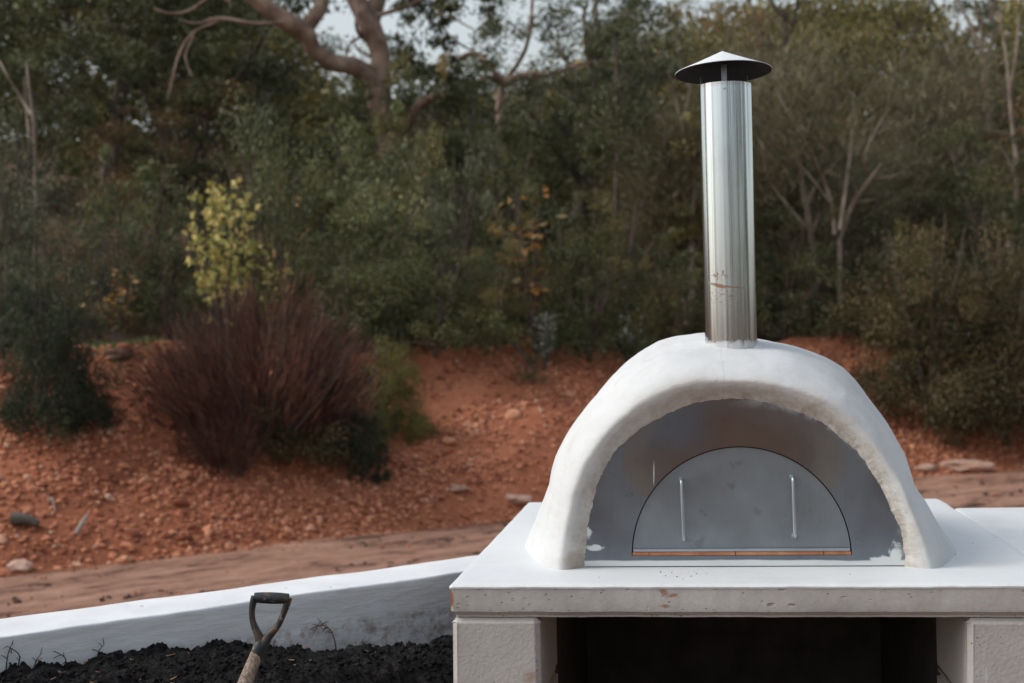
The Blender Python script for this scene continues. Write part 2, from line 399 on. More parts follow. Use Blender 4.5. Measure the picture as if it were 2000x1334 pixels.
def wood(seed, h, r, n_limb, spread, lean=.1, base_clear=.3, sub=3, nseg=7):
    R = random.Random(seed); m = MB(); tips = []
    def limb(p, dr, ln, rad, lvl):
        pts = [p]; k = 5; q = p.copy(); dd = dr.copy()
        for i in range(k):
            dd = (dd + Vector((R.uniform(-.28,.28), R.uniform(-.28,.28), R.uniform(-.12,.2)))*(1 if lvl else .35)).normalized()
            q = q + dd*ln/k; pts.append(q.copy())
        m.tube(smoothpath(pts, 2), interp_list([rad, rad*.72, rad*.4], 11), nseg if lvl < 2 else 5, True)
        if lvl < 2:
            nb = n_limb if lvl == 0 else sub
            for j in range(nb):
                t = (base_clear + (1-base_clear)*(j+.5)/nb) if lvl == 0 else .35+.6*(j+R.random()*.6)/nb
                a = R.uniform(0, 2*pi) + j*2.4; i0 = min(int(t*k), k-1); bp = pts[i0].lerp(pts[i0+1], t*k-i0)
                nd = (Vector((cos(a), sin(a), 0))*spread + Vector((0,0,R.uniform(.35, .95))) + dd*.3).normalized()
                limb(bp, nd, ln*R.uniform(.38,.6)*(1-.35*t if lvl == 0 else 1), rad*(.5-.12*t), lvl+1)
        else: tips.append(pts[-1])
        if lvl == 1: tips.append(pts[-1])
    limb(Vector((0,0,-.15)), Vector((R.uniform(-lean,lean), R.uniform(-lean,lean), 1)).normalized(), h, r, 0)
    return m, tips
def proto_tree(seed, h=6.0, rx=1.9, n_cl=60, per=150, L=.105, W=.034, wood_r=.11, z0=.32, style='euc', clr=.42):
    """crown clumps gather round the branch tips so that gaps stay open"""
    m, tips = wood(seed, h*.9, wood_r, 8, .75, .12, z0)
    R = np.random.default_rng(seed)
    k = n_cl; d = R.normal(size=(k,3)); d /= np.linalg.norm(d, axis=1)[:,None]; rr = R.random(k)**.45
    P = d*rr[:,None]*np.array([rx, rx, h*(1-z0)*.5]) + np.array([0,0,h*(1+z0)*.5])
    T = np.array([t[:] for t in tips]); sel = R.random(k) < .45
    P[sel] = T[R.integers(0, len(T), sel.sum())]
    cl = np.c_[P, clr*(.55+.8*R.random(k)), np.clip(R.normal(.5, .22, k), 0, 1)]
    V, F, A = clumps_leaves(cl, per, L, W, (0,0,-.9 if style == 'euc' else .3), 1.0, flat=.62)
    return m, (V, F, A)
def proto_bush(seed, h=2.4, rx=1.25, n_cl=70, per=130, L=.075, W=.03, clr=.27, bias=(0,0,.4)):
    R = np.random.default_rng(seed); m = MB(); RR = random.Random(seed)
    for i in range(9):
        a = RR.uniform(0, 2*pi); t = RR.uniform(.2, .8)
        p = [Vector((0,0,-.1)), Vector((cos(a)*rx*t*.4, sin(a)*rx*t*.4, h*.4)), Vector((cos(a)*rx*t, sin(a)*rx*t, h*RR.uniform(.7,.97)))]
        m.tube(smoothpath(p, 4), interp_list([.03,.018,.006], 9), 6)
    k = n_cl; d = R.normal(size=(k,3)); d[:,2] = np.abs(d[:,2])*1.1-.15; d /= np.linalg.norm(d, axis=1)[:,None]; rr = .45+.55*R.random(k)**.6
    rr *= 1+.18*R.normal(size=k)
    P = d*rr[:,None]*np.array([rx, rx, h*.92]); P[:,2] = np.maximum(P[:,2], .12+.3*R.random(k))
    cl = np.c_[P, clr*(.5+1.0*R.random(k)), np.clip(R.normal(.5, .2, k), 0, 1)]
    return m, clumps_leaves(cl, per, L, W, bias, 1.0)
def proto_wisp(seed, h=4.5, rx=1.5, n=14000, L=.22, W=.012):
    m, tips = wood(seed, h*.95, .055, 9, .55, .1, .12, sub=4, nseg=6)
    R = np.random.default_rng(seed); T = np.array([t[:] for t in tips])
    i = R.integers(0, len(T), n); j = R.integers(0, 5, n)
    base = T[i]; P = base*(1-.35*R.random(n)[:,None]**2) + R.normal(size=(n,3))*np.array([.24,.24,.3])
    cen = np.array([0,0,h*.35]); ax = (P-cen); ax /= np.linalg.norm(ax, axis=1)[:,None]
    s = .6+.8*R.random(n)
    tt = np.clip(.5+.35*np.sin(i*7.3)+.2*R.normal(size=n), 0, 1)
    axr = ax + R.normal(size=(n,3))*.45; axr /= np.linalg.norm(axr, axis=1)[:,None]
    sd_ = np.cross(axr, R.normal(size=(n,3))); sd_ /= np.linalg.norm(sd_, axis=1)[:,None]
    L_, W_ = (L*s)[:,None], (W*s)[:,None]
    V = np.stack([P-axr*L_*.5, P+sd_*W_*.5, P+axr*L_*.5, P-sd_*W_*.5], 1).reshape(-1,3)
    return m, (V, np.arange(4*n).reshape(n,4), np.repeat(tt, 4))
def proto_broom(seed, h=1.5, rx=1.2, n=9500, low=.0):
    """stiff fine twigs fanning up from the base"""
    R = np.random.default_rng(seed); m = MB(); RR = random.Random(seed)
    for i in range(46):
        a = RR.uniform(0, 2*pi); t = RR.random()**.7
        hh = h*sqrt(max(1-.75*t*t, .1))*RR.uniform(.75, 1.12)
        p = [Vector((cos(a)*rx*t*.12, sin(a)*rx*t*.12, -.05)), Vector((cos(a)*rx*t*.6, sin(a)*rx*t*.6, hh*.45)), Vector((cos(a)*rx*t, sin(a)*rx*t, hh))]
        m.tube(smoothpath(p, 3), interp_list([.012,.007,.0025], 7), 5)
    nb = 34; bi = R.integers(0, nb, n); ba = R.random(nb)*2*pi; a = ba[bi] + R.normal(size=n)*.38; bt = R.random(nb)**.55; t = np.clip(bt[bi] + R.normal(size=n)*.10, 0, 1); bh = .62+.5*R.random(nb); f = .2+.8*R.random(n)**.7
    lob = 1+.18*np.sin(a*3+seed)+.12*np.sin(a*7+1); hh = h*np.sqrt(np.maximum(1-.8*t*t, .1))*(1+.07*R.normal(size=n))*bh[bi]
    rr = rx*t*lob*(f**.8); P = np.stack([np.cos(a)*rr, np.sin(a)*rr, hh*f], 1) + R.normal(size=(n,3))*.03
    ax = np.stack([np.cos(a)*t*.7, np.sin(a)*t*.7, np.ones(n)*(.9-.3*t)], 1) + R.normal(size=(n,3))*.16
    ax /= np.linalg.norm(ax, axis=1)[:,None]; sd_ = np.cross(ax, R.normal(size=(n,3))); sd_ /= np.linalg.norm(sd_, axis=1)[:,None]
    s = .5+R.random(n); L_, W_ = (.17*s)[:,None], (.008*s)[:,None]
    V = np.stack([P-ax*L_*.5, P+sd_*W_*.5, P+ax*L_*.5, P-sd_*W_*.5], 1).reshape(-1,3)
    tt = np.clip(.45+.25*np.sin(a*5+rr*6)+.2*R.normal(size=n), 0, 1)
    return m, (V, np.arange(4*n).reshape(n,4), np.repeat(tt, 4))
def proto_sapling(seed, h=1.9, rx=.45, stems=9, per=60, L=.085, W=.06, z0=.4):
    RR = random.Random(seed); m = MB(); C = []
    for i in range(stems):
        a = RR.uniform(0, 2*pi); t = RR.random(); hh = h*RR.uniform(.55, 1) if i else h
        p = [Vector((0,0,-.05)), Vector((cos(a)*rx*t*.5, sin(a)*rx*t*.5, hh*.5)), Vector((cos(a)*rx*t, sin(a)*rx*t, hh))]
        sp = smoothpath(p, 6); m.tube(sp, interp_list([.012,.007,.003], len(sp)), 5)
        for _ in range(per):
            f = RR.uniform(z0, 1.0); q = sp[min(int(f*12), 12)]; C.append([q.x+RR.gauss(0,.055), q.y+RR.gauss(0,.055), q.z+RR.gauss(0,.05)])
    C = np.array(C); s = .6+.7*RNG.random(len(C))
    return m, leaves(C, L*s, W*s, (0,0,.3), 1.0)

PROTO = {}
def reg(name, fn, n, *a, **k):
    PROTO[name] = []
    for i in range(n):
        m, (V, F, A) = fn(*(a[:1] and (a[0]+i,)), *a[1:], **k)
        lo, hi = np.percentile(V, 1.5, 0), np.percentile(V, 98.5, 0)
        me_w = None
        PROTO[name].append((m, (V, F, A), (hi[0]-lo[0]+hi[1]-lo[1])/2, np.percentile(V[:,2], 94 if fn not in (proto_sapling, proto_broom) else 99), {}))
reg('tree', proto_tree, 4, 100)
reg('tree_open', proto_tree, 2, 140, n_cl=42, per=95, clr=.34, L=.11, W=.036)
reg('bush', proto_bush, 4, 200)
reg('bush_fine', proto_bush, 3, 230, L=.055, W=.018, per=210, bias=(0,0,.8))
reg('bush_dense', proto_bush, 1, 260, L=.06, W=.02, per=210, n_cl=120, clr=.30, bias=(0,0,.6))
reg('wisp', proto_wisp, 3, 300)
reg('broom', proto_broom, 2, 400)
reg('sapling', proto_sapling, 2, 500)
reg('sapling_thin', proto_sapling, 1, 520, stems=7, per=22)
USED = set()
def plant(kind, var, px, d, top, width, leaf, label, cat, bark=None, rot=None, group=None, name=None, sink=0.0, xy=None, base=None, dz=0.0):
    m, (V, F, A), pw, ph, cache = PROTO[kind][var % len(PROTO[kind])]
    u = (px-1000)/FPX*d; x, y = ud(u, d); gz = ground_z(u, d) - sink + dz
    ztop = at(px, top, d).z; h = ztop-gz; sx = (width/FPX*d)/pw; sz = h/ph
    isTree = kind.startswith('tree') or kind == 'wisp'
    nm = name or ('tree' if isTree else 'shrub')
    r = root(nm, (x, y, gz), label, cat, group)
    r.rotation_euler.z = rot if rot is not None else random.uniform(0, 6.28); r.scale = (sx, sx, sz)
    wname = 'trunk' if isTree else 'stems'; fname = 'crown' if isTree else 'foliage'
    if 'w' not in cache:
        wo_ = m.build(wname, M_bark, None, True); cache['w'] = wo_.data; bpy.data.objects.remove(wo_)
        cache['f'] = np_mesh(fname, V, F, A, LM['dark'], link=False)
    for nm_, me, mt in ((wname, cache['w'], bark or M_bark), (fname, cache['f'], LM[leaf])):
        o = bpy.data.objects.new(nm_, me); COL.objects.link(o); o.parent = r
        o.material_slots[0].link = 'OBJECT'; o.material_slots[0].material = mt
    return r
random.seed(21)
# far forest mass along the ridge
def forest():
    xs = [-500,-200,0,300,540,610,680,760,850,950,1100,1250,1400,1500,1700,1845,1880,1915,2000,2200,2500]
    ys = [-160,-160,-140,-120,-60,100,185,190,180,160,140,35,10,-10,-20,-20,100,80,-40,-60,-60]
    cl = []
    for i in range(2600):
        px = random.uniform(-450, 2450); d = random.uniform(33, 42); yt = np.interp(px, xs, ys) + random.uniform(-5, 30)
        u = (px-1000)/FPX*d; gz = ground_z(u, d); zt = at(px, yt, d).z
        f = random.random()**.6; x, y = ud(u, d); cl.append((x, y, gz + (zt-.4-gz)*f, random.uniform(.45, .95), random.gauss(.5, .2)))
    V, F, A = clumps_leaves(np.array(cl), 42, .26, .11, (0,0,-.3), 1.0)
    o = np_mesh('forest', V, F, A, LM['olive']); props(o, 'dense far woodland closing the view behind the nearer trees', 'forest', kind='stuff')
forest()
def added_woodland():  # unseen trees added out of view so the steel has something to reflect
    R_ = random.Random(3); cl = []
    for (b, r, h, wd) in ((148,15,6.5,2.0),(172,20,6.5,2.0),(100,14,7,2.4),(122,17,8,2.6),(78,16,8,2.2),(292,15,7,2.2)):
        cx, cy = sin(radians(b))*r, cos(radians(b))*r
        for i in range(70):
            f = R_.random()**.7; cl.append((cx+R_.gauss(0,wd*.5), cy+R_.gauss(0,wd*.5), h*(.12+.88*f), R_.uniform(.4,.9), R_.gauss(.5,.2)))
    V, F, A = clumps_leaves(np.array(cl), 90, .24, .11, (0,0,-.3), 1.0)
    o = np_mesh('woodland', V, F, A, LM['dark']); props(o, 'unseen woodland added around the clearing for the steel flue to mirror', 'woodland', kind='stuff')
added_woodland()
TG = 'bush trees on the slope'; SG = 'shrubs along the top of the bank'
def T(kind, var, px, d, top, width, leaf, label, bark=None, dz=0): return plant(kind, var, px, d, top, width, leaf, label, 'tree', bark, group=TG, name='tree', dz=dz)
def S(kind, var, px, d, top, width, leaf, label, cat='shrub', bark=None, name='shrub', group=SG, dz=0): return plant(kind, var, px, d, top, width, leaf, label, cat, bark, group=group, name=name, dz=dz)
# tall back row
T('tree', 0, -60, 25, -170, 620, 'dark', 'tall dark tree filling the upper left picture corner')
T('tree', 1, 190, 27, -200, 560, 'dark', 'tall dark tree behind the slim forked trunk at the left')
T('tree', 2, 400, 28, -190, 520, 'dark', 'tall dark tree under the horizontal gum branch')
T('tree', 3, 560, 31, 60, 360, 'dark', 'dark tree left of the thick gum limb')
T('tree_open', 0, 1110, 29, -70, 430, 'blue', 'tall grey-green tree rising against the pale sky right of the gum')
T('tree', 1, 1235, 31, 40, 240, 'blue', 'dark tree whose rounded top ends at the sky gap left of the flue cap')
T('tree_open', 1, 1400, 32, 0, 250, 'olive', 'round topped olive tree directly behind the flue cap')
T('tree', 2, 1560, 31, -70, 320, 'olive', 'olive tree right behind the flue cap reaching the top edge')
T('tree', 3, 1730, 33, -80, 340, 'olive', 'broad olive tree left of the blue sky gap')
T('tree_open', 0, 1985, 29, -90, 250, 'blue', 'tall tree right of the blue sky gap with pale forked trunk', M_bark_pale)
T('tree', 0, 2120, 27, -60, 330, 'dark', 'dark tall tree mostly cut off by the right picture edge')
T('tree', 3, 1000, 30, 130, 360, 'dark', 'dark tree below the twisted bare branches')
T('tree', 0, 800, 31, 150, 330, 'green', 'green tree crowded behind the gum trunk')
T('tree', 2, 1500, 28, 60, 200, 'brown', 'rust tinged tree just right of the flue cap')
# middle row
T('tree', 1, 60, 21, 130, 300, 'dark', 'dusky tree behind the pale forked stems at far left')
T('tree', 2, 270, 22, 200, 330, 'brown', 'brownish tree in the shade between two dark trees')
T('tree', 3, 470, 22, 200, 300, 'dark', 'deep green tree left of the gum trunk foot')
T('tree', 0, 620, 22.5, 210, 260, 'green', 'fresh green tree left below the thick gum limb')
T('tree', 1, 860, 22, 190, 300, 'green', 'green tree right of the gum trunk foot')
T('tree', 2, 1000, 23, 200, 280, 'dark', 'dark tree under the twisted bare branch')
T('tree', 3, 1190, 24, 110, 300, 'dark', 'straight dark tree left of the flue behind the orange tipped sapling')
T('tree', 0, 1330, 25, 190, 250, 'olive', 'olive tree at the left edge of the flue')
T('wisp', 0, 1345, 21, 240, 260, 'wisp', 'wispy tree with slim pale trunk beside the flue', M_bark_pale)
T('wisp', 1, 1600, 21, 130, 420, 'wisp', 'wide wispy tree with many bare pale branches right of the flue', M_bark_pale)
T('wisp', 2, 1500, 23, 200, 260, 'wisp', 'wispy tree hugging the right edge of the flue', M_bark_pale)
T('wisp', 0, 1760, 23, 150, 300, 'wisp', 'wispy brownish tree left of the dark right hand trees', M_bark_pale)
T('tree', 1, 1850, 24, 200, 320, 'brown', 'brown green tree below the blue sky gap')
T('tree', 2, 1990, 21, 260, 260, 'dark', 'shadowy tree at the right picture edge above the big olive shrub')
T('tree', 3, 1680, 26, 90, 280, 'olive', 'olive tree behind the widest wispy tree')
# shrub layer
S('bush', 0, 30, 19, 330, 200, 'blue', 'grey-green shrub at the left edge below the forked stems')
S('bush', 1, 130, 18, 420, 260, 'blue', 'wide grey-green shrub left of the yellow sapling')
S('bush', 2, 260, 18.5, 350, 240, 'green', 'tall green shrub left of the yellow sapling')
S('bush', 3, 330, 17, 430, 220, 'dark', 'dark shrub right under the yellow sapling leaves')
S('bush_fine', 0, 190, 16.5, 480, 230, 'brown', 'brown tinged shrub with bare twigs near the left dark shrub')
S('bush', 0, 530, 18.5, 280, 260, 'green', 'tall green shrub right of the yellow sapling')
S('bush', 1, 560, 17, 400, 230, 'dark', 'dark green shrub behind the rusty brush')
S('bush', 2, 735, 19, 285, 260, 'green', 'leafy green shrub hiding the gum trunk foot')
S('bush', 3, 800, 19.5, 240, 200, 'olive', 'yellow-green tipped shrub right of the gum trunk')
S('bush', 0, 770, 17.5, 350, 300, 'green', 'large rounded green shrub in the middle of the thicket')
S('bush', 1, 890, 18, 370, 220, 'blue', 'bluish green shrub right of the large rounded one')
S('bush', 2, 690, 16.3, 480, 260, 'dark', 'dark low shrub above the pale fallen branch')
S('bush', 3, 850, 16.5, 500, 260, 'dark', 'deep shaded shrub at the bank top left of the small sapling')
S('bush_fine', 1, 960, 19, 300, 240, 'dark', 'dark fine leaved shrub behind the orange tipped sapling')
S('bush_fine', 2, 970, 17, 480, 200, 'olive', 'olive shrub with leaning bare stems')
S('bush', 0, 1110, 18.5, 440, 230, 'dark', 'shaded shrub right of the orange tipped sapling')
S('bush_fine', 0, 1210, 18.5, 440, 220, 'olive', 'soft olive shrub left of the flue')
S('bush', 1, 1150, 17.3, 540, 220, 'dark', 'dark low shrub behind the silver leaved plant')
S('bush', 2, 1300, 19, 500, 240, 'dark', 'dark shrub above the left shoulder of the dome')
S('bush_fine', 1, 1380, 21, 430, 240, 'olive', 'olive shrub hidden behind the foot of the flue')
S('bush', 3, 1530, 20.5, 470, 260, 'dark', 'dark shrub above the right shoulder of the dome')
S('bush_fine', 2, 1620, 21, 420, 260, 'wisp', 'greyish fine shrub under the wide wispy tree')
S('bush', 0, 1740, 20.8, 460, 260, 'dark', 'dark shrub behind the big olive shrub')
S('bush', 1, 1960, 20.5, 420, 280, 'dark', 'dark shrub behind the big olive shrub by the picture edge')
S('bush_dense', 0, 1815, 18.3, 530, 330, 'umber', 'big olive brown shrub spilling over the bank right of the dome')
S('bush_dense', 0, 1960, 18.0, 545, 280, 'umber', 'brown olive shrub on the bank at the right picture edge')
S('bush_fine', 2, 1800, 19.0, 510, 150, 'lime', 'lime green shrub standing out of the big olive one')
S('bush_dense', 0, 90, 12.95, 575, 180, 'deep', 'very dark glossy shrub sitting on the left side of the red bank', dz=-.1)
S('bush', 3, 10, 13.9, 530, 220, 'deep', 'dark shrub at the left edge behind the glossy dark one', dz=-.2)
# bank plants
S('broom', 0, 500, 13.6, 565, 380, 'rust', 'large rusty brown dried brush bush on the red bank', dz=-.1)
S('broom', 1, 390, 13.4, 640, 170, 'rust', 'lower rusty brush leaning left out of the large one', dz=-.1)
S('broom', 1, 605, 13.9, 600, 190, 'rust', 'rusty brush right beside the large dried one', dz=-.1)
S('broom', 0, 440, 13.1, 760, 170, 'rust', 'low rusty brush at the front left foot of the large one', dz=-.1)
S('bush', 0, 665, 13.9, 765, 150, 'deep', 'low dark green shrub at the foot of the rusty brush', dz=-.12)
S('bush', 1, 570, 13.65, 770, 230, 'umber', 'low olive brown undergrowth inside the rusty brush', dz=-.12)
S('bush', 2, 712, 13.75, 825, 80, 'deep', 'small deep green tuft below the feathery shrub', dz=-.1)
S('bush_dense', 0, 765, 14.8, 706, 140, 'lime', 'yellow-green feathery shrub at the right end of the rusty brush', dz=-.1)
S('bush', 2, 700, 14.3, 735, 110, 'green', 'soft green shrub between the rusty brush and the feathery one', dz=-.1)
S('bush', 1, 150, 13.2, 610, 150, 'deep', 'right half of the glossy dark clump on the left bank', dz=-.1)
S('bush_fine', 2, 1035, 16.3, 690, 75, 'dark', 'small dark weed drooping over the bank crest left of the oven', dz=-.25)
S('bush_fine', 2, 1860, 17.9, 810, 55, 'brown', 'tiny dark weed on the red bank right of the dome')
S('sapling', 0, 428, 16.3, 355, 120, 'yellow', 'bright yellow leaved sapling standing behind the rusty brush', 'sapling', name='sapling', group=None)
S('sapling_thin', 0, 525, 16.3, 480, 70, 'yellow', 'low yellow-green sapling just right of the bright yellow one', 'sapling', name='sapling', group=None)
S('sapling_thin', 0, 235, 16, 530, 90, 'orange', 'small orange tinged sapling between the left shrubs', 'sapling', name='sapling', group=None)
S('sapling_thin', 0, 1050, 17, 370, 130, 'orange', 'orange tipped sapling left of the oven', 'sapling', name='sapling', group=None)
S('sapling_thin', 0, 590, 18, 390, 60, 'orange', 'faint orange sapling in the green shrubs right of the yellow one', 'sapling', name='sapling', group=None)
S('sapling', 0, 1062, 16.7, 612, 50, 'white', 'silver white leaved plant at the bank top left of the oven', 'plant', name='silver_plant', group=None)
S('sapling_thin', 0, 1225, 17, 610, 40, 'white', 'small pale leaved plant beside the left shoulder of the dome', 'plant', name='silver_plant', group=None)

# ---- the old gum tree with its bent limbs
def gum():
    D0 = 22.0; base = at(775, 330, D0); u = (775-1000)/FPX*D0; gz = ground_z(u, D0); x, y = ud(u, D0)
    r = root('gum_tree', (x, y, gz), 'old gum tree with thick pinkish bent limbs at the upper middle', 'tree')
    m = MB()
    def L(ps, n=8, k=5):
        pts = [at(p[0], p[1], D0+p[3]) for p in ps]; sp = smoothpath(pts, k)
        m.tube(sp, interp_list([p[2]/FPX*D0*.5 for p in ps], len(sp)), n)
    m.tube([Vector((x,y,gz-.2)), at(778, 420, D0), at(775, 320, D0), at(760, 250, D0)], [.34, .3, .27, .24], 12)
    L([(768,300,56,0),(754,240,50,0),(738,180,52,0),(743,110,38,0),(722,50,44,0),(690,-10,36,.2),(650,-70,32,.4),(600,-160,24,.6)], 14)
    L([(722,50,36,0),(740,-10,34,.3),(760,-80,26,.8)], 10)
    L([(745,175,40,0),(700,133,36,-.3),(650,122,34,-.6),(612,96,30,-.8),(598,66,34,-1),(560,42,36,-1.2),(520,14,32,-1.4),(480,-20,30,-1.6),(400,-80,22,-2)], 12)
    L([(592,64,28,-1),(612,36,28,-1),(630,4,26,-1),(640,-60,20,-.8)], 10)
    L([(598,64,12,-1),(618,92,18,-.5),(660,116,14,-.2)], 8)
    L([(770,272,30,0),(792,240,24,-.3),(820,205,20,-.6),(848,188,17,-.8),(866,186,8,-1)], 10)
    L([(778,262,14,-.1),(788,225,10,0),(800,190,7,.1),(812,165,4,.2)], 8)
    L([(560,42,8,-1.3),(500,46,7,-1.6),(430,36,7,-1.8),(385,46,4,-2),(350,38,2.5,-2.2)], 7)
    L([(440,36,5,-1.7),(380,62,5,-1.9),(352,100,4.5,-2),(335,160,2.5,-2.1),(326,195,1.5,-2.2)], 6)
    L([(450,5,5,-1.5),(420,-10,5,-1.5),(370,20,4,-1.5),(330,26,4,-1.6),(300,16,3,-1.6)], 6)
    L([(380,64,3.5,-1.8),(362,110,3,-1.8),(376,150,2,-1.9)], 5)
    for (ps) in ([(735,95,9),(704,70,8),(695,45,6),(700,20,4)], [(704,72,6),(682,88,4),(676,110,3)], [(738,30,10),(800,10,8),(850,-20,7)],
                 [(748,120,7),(700,98,4),(690,70,3)], [(850,-40,9),(860,20,7),(870,60,5),(905,90,4),(950,110,3)], [(862,10,5),(895,40,4),(930,60,3)]):
        L([(a, b, c, random.uniform(-.5,.5)) for a, b, c in ps], 6)
    m.build('trunk', M_bark_gum, r, True)
    cl = []
    R = random.Random(5)
    for (x0, x1, y0, y1, n, rr) in ((430,650,-140,10,34,.32), (640,820,-150,-20,24,.3), (760,900,-60,60,16,.2), (200,560,-140,40,60,.3),
                                    (0,330,-80,130,60,.3),(860,980,-40,80,15,.17), (740,880,75,150,16,.22), (690,770,150,260,9,.15), (730,800,190,300,10,.2), (250,430,60,230,26,.17), (760,960,120,190,16,.25)):
        for i in range(n):
            p = at(R.uniform(x0, x1), R.uniform(y0, y1), D0+R.uniform(-1.2, 1.2)); cl.append((*p, rr*R.uniform(.5, 1.4), R.gauss(.5, .2)))
    V, F, A = clumps_leaves(np.array(cl), 85, .10, .032, (0,0,-.9), 1.0)
    np_mesh('crown', V-np.array(r.location[:]), F, A, LM['dark'], r)
gum()
def bare_tree(name, label, cat, D0, limbs, mat, crown=None, leaf='dark', basepx=None, bn='trunk'):
    px = basepx or limbs[0][0][0]; u = (px-1000)/FPX*D0; gz = ground_z(u, D0); x, y = ud(u, D0)
    r = root(name, (x, y, gz), label, cat); m = MB()
    l0 = limbs[0][0]; m.tube([Vector((x, y, gz-.1)), at(l0[0], l0[1], D0)], [l0[2]/FPX*D0*.6, l0[2]/FPX*D0*.5], 8)
    for L in limbs:
        sp = smoothpath([at(p[0], p[1], D0+(p[3] if len(p) > 3 else random.uniform(-.25,.25))) for p in L], 4)
        m.tube(sp, interp_list([p[2]/FPX*D0*.5 for p in L], len(sp)), 8)
    m.build(bn, mat, r, True)
    if crown:
        cl = []
        for (x0, x1, y0, y1, n, rr) in crown:
            for i in range(n): cl.append((*at(random.uniform(x0,x1), random.uniform(y0,y1), D0+random.uniform(-.8,.8)), rr*random.uniform(.5,1.4), random.gauss(.5,.2)))
        V, F, A = clumps_leaves(np.array(cl), 70, .09, .03, (0,0,-.4), 1.0)
        np_mesh('crown', V-np.array(r.location[:]), F, A, LM[leaf], r)
    return r
random.seed(33)
bare_tree('tree', 'tree with twisted bare pinkish branches between the gum and the flue', 'tree', 24,
  [[(985,300,16),(975,220,15),(985,165,14),(1030,145,13),(1080,145,11),(1130,125,7)], [(985,165,12),(965,140,12),(940,112,12),(915,106,11),(890,118,5)],
   [(975,158,13),(950,150,10),(925,168,7)], [(985,160,10),(1020,110,9),(1035,60,8),(1040,0,7),(1045,-60,5)],
   [(1060,145,7),(1052,190,6),(1048,260,4)], [(1010,150,6),(1080,165,5),(1120,200,3)], [(1130,125,5),(1180,118,3)]],
  M_bark_gum, [(930,1250,-40,110,42,.24),(1000,1200,120,200,14,.22)], 'blue')
bare_tree('tree', 'slim tree with forked pale stems near the left picture edge', 'tree', 19.5,
  [[(70,310,8),(66,240,7),(58,180,6),(52,120,4)], [(62,225,6),(40,190,5),(15,150,4),(0,120,4)], [(56,260,4),(52,215,4),(48,150,3)]], M_bark_pale)
bare_tree('tree', 'slender pale tree with a crooked side branch left of the flue', 'tree', 20.5,
  [[(1352,540,12),(1350,450,12),(1354,380,11),(1340,330,9),(1335,260,8),(1350,160,6)], [(1345,400,8),(1320,360,7),(1290,320,6),(1255,298,4)],
   [(1352,420,8),(1358,340,7),(1362,240,5)], [(1335,260,5),(1318,190,6),(1305,140,5)]], M_bark_pale,
   [(1290,1400,230,520,24,.2)], 'olive')
bare_tree('tree', 'pale forked bare tree in front of the trees at the right edge', 'tree', 22,
  [[(1985,310,8),(1975,230,7),(1970,160,6),(1962,90,5),(1950,20,4)], [(1972,180,7),(1985,100,6),(1990,30,4)], [(1972,200,6),(1950,150,5),(1945,110,4)],
   [(1985,320,12),(1990,350,10),(1960,300,9),(1945,290,6)]], M_bark_pale)
bare_tree('tree', 'leaning bare stems rising inside the wide wispy tree', 'tree', 20.3,
  [[(1640,470,9),(1665,400,9),(1700,350,8),(1722,320,6)], [(1630,460,9),(1625,400,8),(1600,330,6),(1560,250,4)],
   [(1640,450,8),(1650,380,8),(1665,260,7),(1668,180,4)], [(1700,350,6),(1740,345,4),(1765,335,3)], [(1625,400,5),(1560,320,4),(1520,310,3)],
   [(1700,355,4),(1690,300,4),(1730,220,3)]], M_bark_pale)
bare_tree('tree', 'thin dark trunk standing straight between the dome and the orange sapling', 'tree', 20.5,
  [[(1205,470,9),(1203,380,9),(1207,280,8),(1205,160,7),(1203,80,5)]], M_bark, [(1150,1270,-30,330,46,.24)], 'dark')

# ---- dry twigs, fallen wood
def stick(name, label, pts, r, mat, cat='stick'):
    m = MB(); sp = smoothpath(pts, 5); m.tube(sp, interp_list([r, r*.85, r*.5], len(sp)), 8)
    o = m.build(name, mat, None, True); rebase(o, sp[0]); return props(o, label, cat)
def bank_pt(px, e, dz=0):
    d = 14.
    for _ in range(30): u = (px-1000)/FPX*d; d = d_foot(u)+e
    return Vector((*ud(u, d), bank_h(u, e)+dz))
stick('log', 'short dark grey log lying low on the bank at far left', [bank_pt(14, .62, .06), bank_pt(40, .58, .07), bank_pt(66, .5, .06)], .055, M_log, 'log')
stick('fallen_branch', 'pale fallen branch lying along the crest of the bank', [bank_pt(735, 3.3, .05), bank_pt(790, 3.45, .09), bank_pt(850, 3.5, .08), bank_pt(905, 3.45, .05)], .03, M_twig_pale, 'branch')
stick('fallen_branch', 'short curved grey stick low on the left of the bank', [bank_pt(140, .35, .03), bank_pt(152, .45, .06), bank_pt(165, .62, .05)], .02, M_twig_pale, 'branch')
stick('fallen_branch', 'thin grey stick standing on the bank above the dark log', [bank_pt(88, .95, .02), bank_pt(95, .92, .06), bank_pt(100, .8, .02)], .012, M_twig_pale, 'branch')
stick('fallen_branch', 'dark leaning branch at the bank crest above the drooping weed', [bank_pt(1005, 2.9, .2), bank_pt(1030, 2.7, .1), bank_pt(1045, 2.5, .03)], .02, M_log, 'branch')
stick('survey_peg', 'small white peg upright in the bank below the glossy dark shrub', [bank_pt(183, 2.15, -.05), bank_pt(183, 2.15, .04), bank_pt(183, 2.15, .09)], .014, m_plain('white_peg_paint', (.7,.7,.68), (.8,.8,.78)), 'peg')
